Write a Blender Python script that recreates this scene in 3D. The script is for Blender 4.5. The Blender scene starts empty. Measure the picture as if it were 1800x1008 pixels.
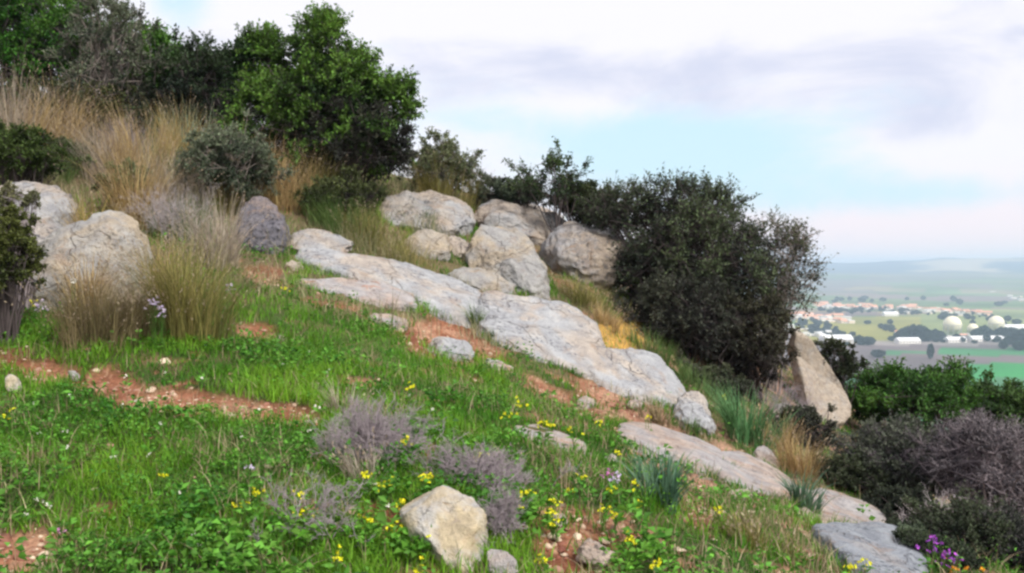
import bpy, math, random
import numpy as np
R = math.radians
SC = bpy.context.scene
# ------------------------------------------------------------------ camera
F, U0, V0, VH, EYE = 1600.0, 900.0, 504.0, 470.0, 1.6      # focal length and horizon row in units of an 1800-wide frame
PITCH = math.atan((V0 - VH) / F)
cam = bpy.data.objects.new('camera', bpy.data.cameras.new('camera'))
SC.collection.objects.link(cam)
cam.location = (0, 0, EYE); cam.rotation_euler = (R(90) - PITCH, 0, 0)
cam.data.sensor_width = 36; cam.data.lens = F / 1800 * 36
cam.data.clip_start = 0.05; cam.data.clip_end = 60000
SC.camera = cam
SC.view_settings.view_transform = 'Standard'; SC.view_settings.look = 'None'
SC.view_settings.gamma = 1.0; SC.view_settings.exposure = 0.55
SC.render.engine = 'CYCLES'
cy = SC.cycles
cy.max_bounces = 6; cy.diffuse_bounces = 3; cy.glossy_bounces = 2; cy.transmission_bounces = 3
cy.volume_bounces = 1; cy.transparent_max_bounces = 6; cy.use_denoising = True
cy.caustics_reflective = False; cy.caustics_refractive = False
cy.pixel_filter_type = 'BLACKMAN_HARRIS'; cy.filter_width = 2.6
# ------------------------------------------------------------------ sun + sky
SUN_AZ, SUN_EL = R(142), R(44)                              # azimuth clockwise from +Y: behind the camera, to its right
sd = np.array([math.sin(SUN_AZ)*math.cos(SUN_EL), math.cos(SUN_AZ)*math.cos(SUN_EL), math.sin(SUN_EL)])
sl = bpy.data.lights.new('sun', 'SUN'); sl.energy = 3.0; sl.angle = R(9); sl.color = (1.0, 0.95, 0.87)
so = bpy.data.objects.new('sun', sl); SC.collection.objects.link(so)
from mathutils import Vector
so.rotation_euler = Vector(sd.tolist()).to_track_quat('Z', 'Y').to_euler()
W = bpy.data.worlds.new('World'); SC.world = W; W.use_nodes = True

class NT:
    """small node-tree helper"""
    def __init__(s, tree):
        s.t = tree; s.n = tree.nodes; s.l = tree.links; s.n.clear()
    def add(s, typ, ins=None, **kw):
        nd = s.n.new(typ)
        for k, v in kw.items(): setattr(nd, k, v)
        for k, v in (ins or {}).items(): s.put(nd.inputs[k], v)
        return nd
    def put(s, sock, v):
        if isinstance(v, bpy.types.NodeSocket): s.l.new(v, sock)
        elif isinstance(v, (tuple, list)) and len(v) == 3 and sock.type == 'RGBA': sock.default_value = (*v, 1)
        else: sock.default_value = v
    def math(s, op, a, b=0.0, c=None, clamp=False):
        ins = {0: a, 1: b}
        if c is not None: ins[2] = c
        return s.add('ShaderNodeMath', ins, operation=op, use_clamp=clamp).outputs[0]
    def mix(s, f, a, b, mode='MIX'):
        nd = s.n.new('ShaderNodeMix'); nd.data_type = 'RGBA'; nd.blend_type = mode; nd.clamp_factor = True
        s.put(nd.inputs[0], f); s.put(nd.inputs[6], a); s.put(nd.inputs[7], b)
        return nd.outputs[2]
    def noise(s, vec, scale, detail=4, rough=0.55, dist=0.0):
        return s.add('ShaderNodeTexNoise', {'Vector': vec, 'Scale': scale, 'Detail': detail, 'Roughness': rough, 'Distortion': dist}).outputs[0]
    def ramp(s, v, a, b, lo=0.0, hi=1.0):
        return s.add('ShaderNodeMapRange', {0: v, 1: a, 2: b, 3: lo, 4: hi}, interpolation_type='SMOOTHSTEP').outputs[0]

w = NT(W.node_tree)
sky = w.add('ShaderNodeTexSky', sky_type='NISHITA')
sky.sun_disc = False; sky.sun_elevation = SUN_EL; sky.sun_rotation = SUN_AZ
sky.air_density = 1.0; sky.dust_density = 1.5; sky.ozone_density = 1.2
tc = w.add('ShaderNodeTexCoord').outputs['Generated']
sx = w.add('ShaderNodeSeparateXYZ', {0: tc})
az = w.math('ARCTAN2', sx.outputs[0], sx.outputs[1]); el = w.math('ARCSINE', sx.outputs[2])
mp = w.add('ShaderNodeMapping', {'Vector': tc, 'Scale': (1, 1, 2.4)}).outputs[0]
def blob(u, v, ru, rv, wt):
    a0 = math.atan((u-U0)/F); e0 = math.atan((VH-v)/F*math.cos(a0))
    da = w.math('DIVIDE', w.math('SUBTRACT', az, a0), ru/F); de = w.math('DIVIDE', w.math('SUBTRACT', el, e0), rv/F)
    q = w.math('ADD', w.math('MULTIPLY', da, da), w.math('MULTIPLY', de, de))
    return w.math('MULTIPLY', w.math('EXPONENT', w.math('MULTIPLY', q, -1.0)), wt)
def total(bs):
    o = bs[0]
    for b in bs[1:]: o = w.math('ADD', o, b)
    return o
n1 = w.noise(mp, 4.0, 9, 0.62, 0.35); n2 = w.noise(w.add('ShaderNodeMapping', {'Vector': tc, 'Location': (3, 1, 7), 'Scale': (1, 1, 2.2)}).outputs[0], 4.2, 9, 0.6, 0.5)
clear = total([blob(1270, 268, 360, 66, 0.95), blob(1660, 240, 120, 45, -0.5), blob(1060, 240, 190, 50, 0.5), blob(325, 15, 60, 60, 0.8), blob(1560, 345, 260, 38, 0.7), blob(840, 215, 130, 35, 0.4)])
cover = w.math('SUBTRACT', w.math('ADD', w.math('MULTIPLY', w.math('SUBTRACT', n1, 0.5), 2.2), 0.92), clear)
mask = w.ramp(cover, 0.05, 0.85)
shade = total([blob(880, 135, 300, 55, 0.5), blob(1700, 215, 190, 60, 0.6), blob(1620, 95, 260, 75, 0.62), blob(1200, 110, 200, 50, 0.25)])
shade = w.math('ADD', shade, w.math('MULTIPLY', w.math('SUBTRACT', n2, 0.5), 2.6))
shm = w.ramp(shade, 0.1, 0.95)
low = w.ramp(el, 0.12, 0.02)
white = w.mix(low, (0.69, 0.68, 0.73), (0.75, 0.645, 0.66))
ccol = w.mix(shm, white, (0.49, 0.515, 0.635))
skyc = w.mix(1.0, sky.outputs[0], (0.1, 0.1, 0.1), 'MULTIPLY')
veil = w.mix(0.80, skyc, (0.50, 0.68, 0.78))
col = w.mix(mask, veil, ccol)
bg = w.add('ShaderNodeBackground', {'Color': col, 'Strength': 1.0})
w.l.new(bg.outputs[0], w.add('ShaderNodeOutputWorld').inputs[0])

# ------------------------------------------------------------------ noise
_rp = np.random.RandomState(7); _P = np.tile(_rp.permutation(256), 3)
_G = _rp.normal(size=(256, 3)); _G /= np.linalg.norm(_G, axis=1)[:, None]
def pn(p):
    p = np.asarray(p, float); i = np.floor(p).astype(int); f = p - i; i &= 255
    u = f*f*f*(f*(f*6-15)+10); o = 0
    for a in (0, 1):
        for b in (0, 1):
            for c in (0, 1):
                h = _P[_P[_P[(i[:, 0]+a) & 255] + ((i[:, 1]+b) & 255)] + ((i[:, 2]+c) & 255)]
                g = _G[h]; d = g[:, 0]*(f[:, 0]-a)+g[:, 1]*(f[:, 1]-b)+g[:, 2]*(f[:, 2]-c)
                o = o + d*(u[:, 0] if a else 1-u[:, 0])*(u[:, 1] if b else 1-u[:, 1])*(u[:, 2] if c else 1-u[:, 2])
    return o*1.5
def fbm(p, octv=4, gain=0.5, ridged=False):
    o = 0; a = 1.0; p = np.asarray(p, float)
    for k in range(octv):
        q = pn(p*(2.03**k) + 13.7*k)
        o = o + a*((1-2*np.abs(q)) if ridged else q); a *= gain
    return o
def p3(x, y, s, z=0.0): return np.stack([x*s, y*s, np.full_like(x, z)], 1)
def sst(a, b, x): t = np.clip((x-a)/(b-a), 0, 1); return t*t*(3-2*t)

# ------------------------------------------------------------------ terrain height
def P(u, v, Y):
    yc = (V0 - np.asarray(v, float))/F; c, s = math.cos(PITCH), math.sin(PITCH)
    dy = c + yc*s; dz = yc*c - s; k = np.asarray(Y, float)/dy
    return np.stack(np.broadcast_arrays((np.asarray(u, float)-U0)/F*k, dy*k, EYE + dz*k), -1)
def proj(V):
    c, s = math.cos(PITCH), math.sin(PITCH); y, z = V[:, 1], V[:, 2]-EYE; d = y*c-z*s; h = y*s+z*c
    return np.stack([U0+F*V[:, 0]/d, V0-F*h/d], 1)
CT = [(0,1008,3.3),(450,1008,3.1),(900,1008,3.1),(1400,1008,3.7),(1800,1008,4.6),(0,800,4.2),(450,820,4.0),(900,820,4.1),
 (1250,880,4.8),(1500,960,4.9),(0,680,5.3),(300,690,5.2),(560,700,5.2),(900,730,5.4),(1200,800,5.8),(1400,890,6.0),(1600,960,6.0),
 (0,560,6.4),(270,560,6.6),(500,590,6.8),(750,630,7.0),(950,680,7.2),(1200,760,7.4),(1400,830,7.6),(1650,900,8.0),
 (300,470,8.2),(500,470,8.6),(640,510,8.6),(850,590,8.4),(1050,660,8.4),(1250,740,8.6),(0,420,8.4),
 (0,330,10),(300,360,10.2),(560,400,10.5),(800,490,10.3),(950,530,10.2),(1150,610,10),(1300,720,10.3),(1450,770,11),
 (0,250,13),(300,270,13),(650,335,12.8),(820,380,13),(1080,440,13.2),(1250,560,13.2),(1500,740,14)]
CW = P(*np.array(CT, float).T)
CW = np.vstack([CW, [(0,0,0),(-2.2,0,.55),(2.2,0,-.6),(0,-4,-.4),(0,1.5,.22),(4.5,3,-1.3),(6,7,-1.6),(-6,3,1.6)]])
def _k(r2): return 0.5*r2*np.log(np.maximum(r2, 1e-12))
_n = len(CW); _d = CW[:, None, :2]-CW[None, :, :2]; _K = _k((_d**2).sum(-1)) + np.eye(_n)*0.25
_Q = np.hstack([np.ones((_n, 1)), CW[:, :2]])
_A = np.block([[_K, _Q], [_Q.T, np.zeros((3, 3))]]); _sol = np.linalg.solve(_A, np.concatenate([CW[:, 2], np.zeros(3)]))
def tps(x, y):
    o = _sol[_n] + _sol[_n+1]*x + _sol[_n+2]*y
    for i in range(_n): o = o + _sol[i]*_k((x-CW[i, 0])**2+(y-CW[i, 1])**2)
    return o
VAL = -100.0
def H(x, y):
    x = np.asarray(x, float); y = np.asarray(y, float); sh = x.shape; x = x.ravel(); y = y.ravel()
    r = np.hypot(x, y); az_ = np.arctan2(x, y)
    cx = np.clip(x, -11, 11); cyy = np.clip(y, -6, 17)
    near = tps(cx, cyy)
    xl = np.minimum(x, 0)
    macro = 1.15 + 7.5*(1-np.exp(xl*0.42/7.5)) - np.where(x > 0, 0.44*x, 0) + 0.12*np.clip(y, -20, 11) - 0.19*np.maximum(y-13.5, 0)
    t = sst(11.5, 19, np.hypot(x, y-3)); hill = near*(1-t)+macro*t
    hill = hill + 0.03*fbm(p3(x, y, 1.3), 3) + 0.015*fbm(p3(x, y, 5.0, 3), 3) + t*0.5*fbm(p3(x, y, .12, 9), 3)
    val = VAL + 3*fbm(p3(x, y, .0012, 4), 3) + 62*sst(2900, 6200, r) + 14*fbm(p3(x, y, .0011, 8), 3)*sst(2800, 4200, r)
    crest = 40 + 18*np.sin(az_*5-1.0) + 26*fbm(p3(np.degrees(az_)*.09, az_*0, 1.0, 5), 4) + 26*sst(R(24), R(27.5), az_)
    ridge = np.exp(-((r-8200)/1300)**2)
    val = val + ridge*np.clip(crest, -50, 74)*1.5
    far = np.maximum(hill, val)
    return far.reshape(sh)
def hit(u, v, lo=1.2, hi=60):
    u = np.atleast_1d(np.asarray(u, float)); v = np.atleast_1d(np.asarray(v, float))
    Ys = np.exp(np.linspace(math.log(lo), math.log(hi), 420)); out = np.full(u.shape, float(hi))
    pts = P(u[:, None], v[:, None], Ys[None, :]); below = pts[..., 2] < H(pts[..., 0], pts[..., 1])
    for i in range(len(u)):
        j = np.argmax(below[i]); out[i] = Ys[j] if below[i].any() else hi
    return out
def ground_at(u, v):
    Y = hit(u, v)[0]; p = P(u, v, Y); p[2] = H(p[0:1], p[1:2])[0]; return p

# ------------------------------------------------------------------ object helpers
def tag(o, label=None, cat=None, group=None, kind=None):
    if label: o['label'] = label
    if cat: o['category'] = cat
    if group: o['group'] = group
    if kind: o['kind'] = kind
    return o
def thing(name, label, cat, loc, group=None):
    o = bpy.data.objects.new(name, None); SC.collection.objects.link(o); o.location = tuple(map(float, loc))
    o.empty_display_size = 0.1
    return tag(o, label, cat, group)
def mesh_data(name, V, faces, mats, smooth=True, attrs=None, midx=None):
    V = np.asarray(V, np.float32); me = bpy.data.meshes.new(name)
    faces = [np.asarray(f, np.int32) for f in faces if len(f)]
    me.vertices.add(len(V)); me.vertices.foreach_set('co', V.ravel())
    nl = sum(f.size for f in faces); nf = sum(len(f) for f in faces)
    me.loops.add(nl); me.loops.foreach_set('vertex_index', np.concatenate([f.ravel() for f in faces]))
    me.polygons.add(nf); st = []; o = 0
    for f in faces: st.append(o + np.arange(len(f))*f.shape[1]); o += f.size
    me.polygons.foreach_set('loop_start', np.concatenate(st).astype(np.int32))
    me.polygons.foreach_set('use_smooth', np.full(nf, smooth))
    for m in (mats if isinstance(mats, (list, tuple)) else [mats]): me.materials.append(m)
    if midx is not None: me.polygons.foreach_set('material_index', np.asarray(midx, np.int32))
    for k, a in (attrs or {}).items():
        a = np.asarray(a, np.float32)
        if a.ndim == 2:
            at = me.attributes.new(k, 'FLOAT_COLOR', 'POINT'); at.data.foreach_set('color', np.hstack([a, np.ones((len(a), 1), np.float32)]).ravel())
        else:
            at = me.attributes.new(k, 'FLOAT', 'POINT'); at.data.foreach_set('value', a)
    me.update(calc_edges=True)
    return me
def obj(name, V, faces, mats, parent=None, origin=(0, 0, 0), **kw):
    V = np.asarray(V, float) - np.asarray(parent.location if parent else origin, float)
    o = bpy.data.objects.new(name, mesh_data(name, V, faces, mats, **kw)); SC.collection.objects.link(o)
    if parent: o.parent = parent
    else: o.location = tuple(map(float, origin))
    return o
def nrm(a): return a/np.maximum(np.linalg.norm(a, axis=-1, keepdims=True), 1e-9)
def join(parts):
    """[(V, F, attr)] -> one"""
    Vs, Fs, As, o = [], {}, [], 0
    for V, Fa, A in parts:
        if not len(V): continue
        Vs.append(V); As.append(A)
        for f in Fa: Fs.setdefault(f.shape[1], []).append(f+o)
        o += len(V)
    return np.vstack(Vs), [np.vstack(x) for x in Fs.values()], np.concatenate(As)
def leaves(pos, d, length, width, rng, tint=None, fold=0.25):
    n = len(pos); up = nrm(rng.normal(size=(n, 3))*0.7+np.array([0, 0, 1.0])); s = nrm(np.cross(d, up)); nn = np.cross(s, d)
    L = np.broadcast_to(length, (n,))[:, None]; Wd = np.broadcast_to(width, (n,))[:, None]
    a = pos; m = pos + d*L*0.5; b = pos + d*L - nn*L*0.12
    V = np.stack([a, m+s*Wd*.5+nn*Wd*fold, b, m-s*Wd*.5+nn*Wd*fold], 1).reshape(-1, 3)
    q = np.arange(n)[:, None]*4
    Fc = np.vstack([np.hstack([q, q+1, q+2]), np.hstack([q, q+2, q+3])])
    return V, [Fc], np.repeat(np.zeros(n) if tint is None else tint, 4)
def blades(pos, head, height, width, bend, rng, tint=None, seg=3, lean=None):
    n = len(pos); hd = np.stack([np.cos(head), np.sin(head), 0*head], 1); sd_ = np.stack([-np.sin(head), np.cos(head), 0*head], 1)
    tw = rng.uniform(-1, 1, n)[:, None]; sd_ = nrm(sd_ + hd*tw)
    up = np.array([0, 0, 1.0]); rows = []
    for k in range(seg+1):
        t = k/seg
        c = pos + up*(height*(t - 0.35*bend*t*t))[:, None] + hd*(height*bend*(0.25*t+0.75*t*t))[:, None]
        if lean is not None: c = c + lean*(height*t)[:, None]
        wd = (width*(1-t**1.6*0.92)*0.5)[:, None]
        rows += [c - sd_*wd, c + sd_*wd]
    V = np.stack(rows, 1).reshape(-1, 3); m = 2*(seg+1); q = np.arange(n)[:, None]*m
    Fc = np.vstack([np.hstack([q+2*k, q+2*k+1, q+2*k+3, q+2*k+2]) for k in range(seg)])
    return V, [Fc], np.repeat(np.zeros(n) if tint is None else tint, m)
def tubes(Q, rad, sides=3):
    """Q (N,K,3) polylines, rad (N,K)"""
    N, K, _ = Q.shape; T = nrm(np.gradient(Q, axis=1)); ref = np.where(np.abs(T[..., 2:3]) > .9, [1., 0, 0], [0, 0, 1.])
    A = nrm(np.cross(T, ref)); B = np.cross(T, A); ang = np.arange(sides)*2*math.pi/sides
    V = Q[:, :, None, :] + rad[:, :, None, None]*(A[:, :, None, :]*np.cos(ang)[None, None, :, None] + B[:, :, None, :]*np.sin(ang)[None, None, :, None])
    V = V.reshape(-1, 3); base = (np.arange(N)[:, None, None]*K + np.arange(K-1)[None, :, None])*sides; j = np.arange(sides)[None, None, :]; j2 = (j+1) % sides
    Fc = np.stack(np.broadcast_arrays(base+j, base+j2, base+sides+j2, base+sides+j), -1).reshape(-1, 4)
    return V, [Fc], np.zeros(len(V))

# ------------------------------------------------------------------ materials
def newmat(name):
    m = bpy.data.materials.new(name); m.use_nodes = True; return m, NT(m.node_tree)
def leafmat(name, dark, light, trans=0.35, spec=0.25, var=0.35):
    m, t = newmat(name)
    rnd = t.add('ShaderNodeNewGeometry').outputs['Random Per Island']
    at = t.add('ShaderNodeAttribute', attribute_name='tint').outputs['Fac']
    f = t.math('ADD', at, t.math('MULTIPLY', t.math('SUBTRACT', rnd, 0.5), var), clamp=True)
    c = t.mix(f, dark, light)
    hs = t.add('ShaderNodeHueSaturation', {'Hue': t.math('ADD', 0.485, t.math('MULTIPLY', rnd, 0.03)), 'Value': t.math('ADD', 0.75, t.math('MULTIPLY', rnd, 0.5)), 'Color': c}).outputs[0]
    b = t.add('ShaderNodeBsdfPrincipled', {'Base Color': hs, 'Roughness': 0.6, 'Specular IOR Level': spec})
    tr = t.add('ShaderNodeBsdfTranslucent', {'Color': hs})
    mx = t.add('ShaderNodeMixShader', {0: trans, 1: b.outputs[0], 2: tr.outputs[0]})
    t.l.new(mx.outputs[0], t.add('ShaderNodeOutputMaterial').inputs[0]); return m
def simple(name, colr, rough=0.8, vary=0.25, scale=8.0, bump=0.0):
    m, t = newmat(name); pos = t.add('ShaderNodeTexCoord').outputs['Object']
    n = t.noise(pos, scale, 5, 0.6)
    c = t.mix(n, tuple(x*(1-vary) for x in colr), tuple(min(1, x*(1+vary)) for x in colr))
    ins = {'Base Color': c, 'Roughness': rough, 'Specular IOR Level': 0.3}
    if bump: ins['Normal'] = t.add('ShaderNodeBump', {'Strength': 0.6, 'Distance': bump, 'Height': n}).outputs[0]
    b = t.add('ShaderNodeBsdfPrincipled', ins); t.l.new(b.outputs[0], t.add('ShaderNodeOutputMaterial').inputs[0]); return m
def rockmat(name, grey, warm, wamt, lich, lamt, scale=1.0, stain=(0.42, 0.26, 0.15), stamt=0.4):
    m, t = newmat(name); g = t.add('ShaderNodeNewGeometry'); pos = g.outputs['Position']
    a = t.noise(pos, 1.7*scale, 6, 0.6, 0.4); b_ = t.noise(pos, 6*scale, 6, 0.65); c_ = t.noise(pos, 26*scale, 5, 0.7); d_ = t.noise(pos, 90*scale, 3, 0.6)
    c = t.mix(t.ramp(a, 0.62-wamt*0.35, 0.72-wamt*0.2), grey, warm)
    c = t.mix(t.ramp(b_, 0.35, 0.7), t.mix(1.0, c, (0.72, 0.72, 0.75), 'MULTIPLY'), c)
    c = t.mix(t.math('MULTIPLY', t.ramp(t.noise(pos, 3.3*scale, 7, 0.7, 0.6), 0.56, 0.66), stamt), c, stain)
    lm = t.math('MULTIPLY', t.math('MULTIPLY', t.ramp(c_, 0.5, 0.62), t.ramp(t.noise(pos, 2.6*scale, 4, .6), 0.62-lamt*0.3, 0.72-lamt*0.25)), 0.85)
    c = t.mix(lm, c, lich)
    c = t.mix(t.ramp(d_, 0.3, 0.7), t.mix(1.0, c, (0.8, 0.8, 0.8), 'MULTIPLY'), c)
    # joints: thin warped cracks
    vor = t.add('ShaderNodeTexVoronoi', {'Vector': t.add('ShaderNodeVectorMath', {0: pos, 1: t.add('ShaderNodeVectorMath', {0: t.add('ShaderNodeTexNoise', {'Vector': pos, 'Scale': 2.2*scale, 'Detail': 4}).outputs[1], 'Scale': 0.5}, operation='SCALE').outputs[0]}).outputs[0], 'Scale': 1.5*scale}, feature='DISTANCE_TO_EDGE').outputs[0]
    crack = t.math('ADD', t.ramp(vor, 0.0, 0.014), t.ramp(t.noise(pos, 1.9*scale, 3), 0.5, 0.56), clamp=True)
    c = t.mix(crack, t.mix(1.0, c, (0.74, 0.71, 0.69), 'MULTIPLY'), c)
    h = t.math('ADD', t.math('ADD', t.math('MULTIPLY', b_, 1.0), t.math('MULTIPLY', c_, 0.5)), t.math('ADD', t.math('MULTIPLY', d_, 0.16), t.math('MULTIPLY', crack, 0.25)))
    bp = t.add('ShaderNodeBump', {'Strength': 1.0, 'Distance': 0.08/scale, 'Height': h}).outputs[0]
    p = t.add('ShaderNodeBsdfPrincipled', {'Base Color': c, 'Roughness': 0.88, 'Specular IOR Level': 0.25, 'Normal': bp})
    t.l.new(p.outputs[0], t.add('ShaderNodeOutputMaterial').inputs[0]); return m
LICH = (0.10, 0.10, 0.115)
M_grey = rockmat('limestone_grey', (0.60, 0.61, 0.62), (0.66, 0.58, 0.50), 0.5, (0.20, 0.20, 0.22), 0.6)
M_pale = rockmat('limestone_pale', (0.54, 0.54, 0.54), (0.60, 0.51, 0.42), 0.7, LICH, 0.6)
M_warm = rockmat('limestone_warm', (0.52, 0.51, 0.49), (0.60, 0.50, 0.37), 0.6, (0.2, 0.18, 0.15), 0.5)
M_dark = rockmat('limestone_dark', (0.24, 0.23, 0.26), (0.33, 0.27, 0.25), 0.4, (0.05, 0.05, 0.06), 0.9)
M_cream = rockmat('limestone_cream', (0.70, 0.68, 0.64), (0.72, 0.60, 0.40), 0.7, (0.3, 0.26, 0.2), 0.1, 3.0)
M_pink = rockmat('limestone_pink', (0.56, 0.53, 0.52), (0.62, 0.50, 0.42), 0.6, (0.16, 0.14, 0.14), 0.35, 1.6, (0.5, 0.22, 0.1), 0.5)
M_tan = rockmat('stone_tan', (0.50, 0.46, 0.41), (0.54, 0.46, 0.37), 0.9, (0.22, 0.17, 0.12), 0.4, 4.0)
M_blue = rockmat('limestone_blue', (0.42, 0.45, 0.49), (0.46, 0.45, 0.45), 0.3, (0.07, 0.08, 0.1), 0.6, 1.5)
M_bark = simple('bark', (0.075, 0.06, 0.06), 0.9, 0.4, 20)
M_barkpale = simple('bark_pale', (0.26, 0.22, 0.20), 0.9, 0.4, 20)
M_twig = simple('dead_twig', (0.33, 0.28, 0.30), 0.9, 0.45, 6)
M_twigdark = simple('shrub_twig', (0.15, 0.125, 0.145), 0.9, 0.5, 6)
M_twigpale = simple('dead_twig_pale', (0.45, 0.40, 0.41), 0.9, 0.3, 6)

# ------------------------------------------------------------------ soil patches (world polygons)
def wpoly(px):
    a = np.array(px, float); Y = hit(a[:, 0], a[:, 1]); return P(a[:, 0], a[:, 1], Y)[:, :2]
def sdist(poly, x, y):
    n = len(poly); d = np.full(x.shape, 1e9); inside = np.zeros(x.shape, bool)
    for i in range(n):
        a = poly[i]; b = poly[(i+1) % n]; e = b-a; t = np.clip(((x-a[0])*e[0]+(y-a[1])*e[1])/(e@e+1e-12), 0, 1)
        d = np.minimum(d, np.hypot(x-a[0]-t*e[0], y-a[1]-t*e[1]))
        c = ((a[1] > y) != (b[1] > y)) & (x < (b[0]-a[0])*(y-a[1])/(b[1]-a[1]+1e-12)+a[0]); inside ^= c
    return np.where(inside, -d, d)
SOIL = [wpoly(p) for p in [
 [(-60,600),(60,628),(150,655),(200,648),(260,680),(390,688),(520,712),(610,745),(540,752),(420,742),(300,735),(200,712),(120,678),(20,655),(-60,650)],
 [(-60,560),(20,570),(25,600),(-60,612)],
 [(420,470),(520,468),(640,482),(720,500),(690,492),(560,478),(500,490),(520,505),(455,505)],
 [(690,590),(770,548),(860,590),(900,628),(880,655),(830,640),(760,635),(700,612)],
 [(630,555),(720,560),(780,575),(740,600),(660,575)],
 [(1000,655),(1100,690),(1200,740),(1250,772),(1190,760),(1100,735),(1010,690)],
 [(1150,760),(1260,775),(1380,820),(1420,860),(1340,850),(1240,815),(1150,790)],
 [(925,890),(990,880),(1040,920),(1090,960),(1110,1030),(960,1030),(950,950)],
 [(1380,890),(1470,915),(1560,960),(1560,1030),(1480,990),(1400,930)],
 [(-60,935),(60,920),(150,945),(120,985),(20,1030),(-60,1030)],
 [(400,560),(480,575),(500,600),(420,590)],
 [(1040,725),(1130,735),(1240,780),(1330,800),(1400,850),(1560,900),(1600,930),(1480,950),(1380,900),(1230,850),(1130,815),(1050,760)],
 [(900,640),(1000,690),(1100,735),(1180,760),(1120,770),(1020,730),(930,690)],
 [(1270,850),(1330,860),(1360,900),(1300,890)],
 [(710,795),(770,790),(800,812),(740,815)],
 [(880,745),(960,760),(1050,800),(1020,815),(920,780)],
]]
DARK_HOLE = wpoly([(230,955),(420,965),(520,985),(420,1000),(250,985)])  # sunken patch of ground, coloured nearly black
OCHRE = wpoly([(1050,570),(1150,565),(1160,600),(1100,625),(1050,610)])
def soilmask(x, y):
    d = np.full(x.shape, 9.0)
    for p in SOIL: d = np.minimum(d, sdist(p, x, y))
    d = d + 0.11*fbm(p3(x, y, 4.0, 2), 4) + 0.04
    m = sst(0.09, -0.06, d)
    sp = sst(0.24, 0.44, fbm(np.stack([x*1.6, y*3.0, x*0+6], 1), 5, .6)+0.15*np.clip(x, -3, 2.4))
    return np.maximum(m, sp*0.85)

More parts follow.
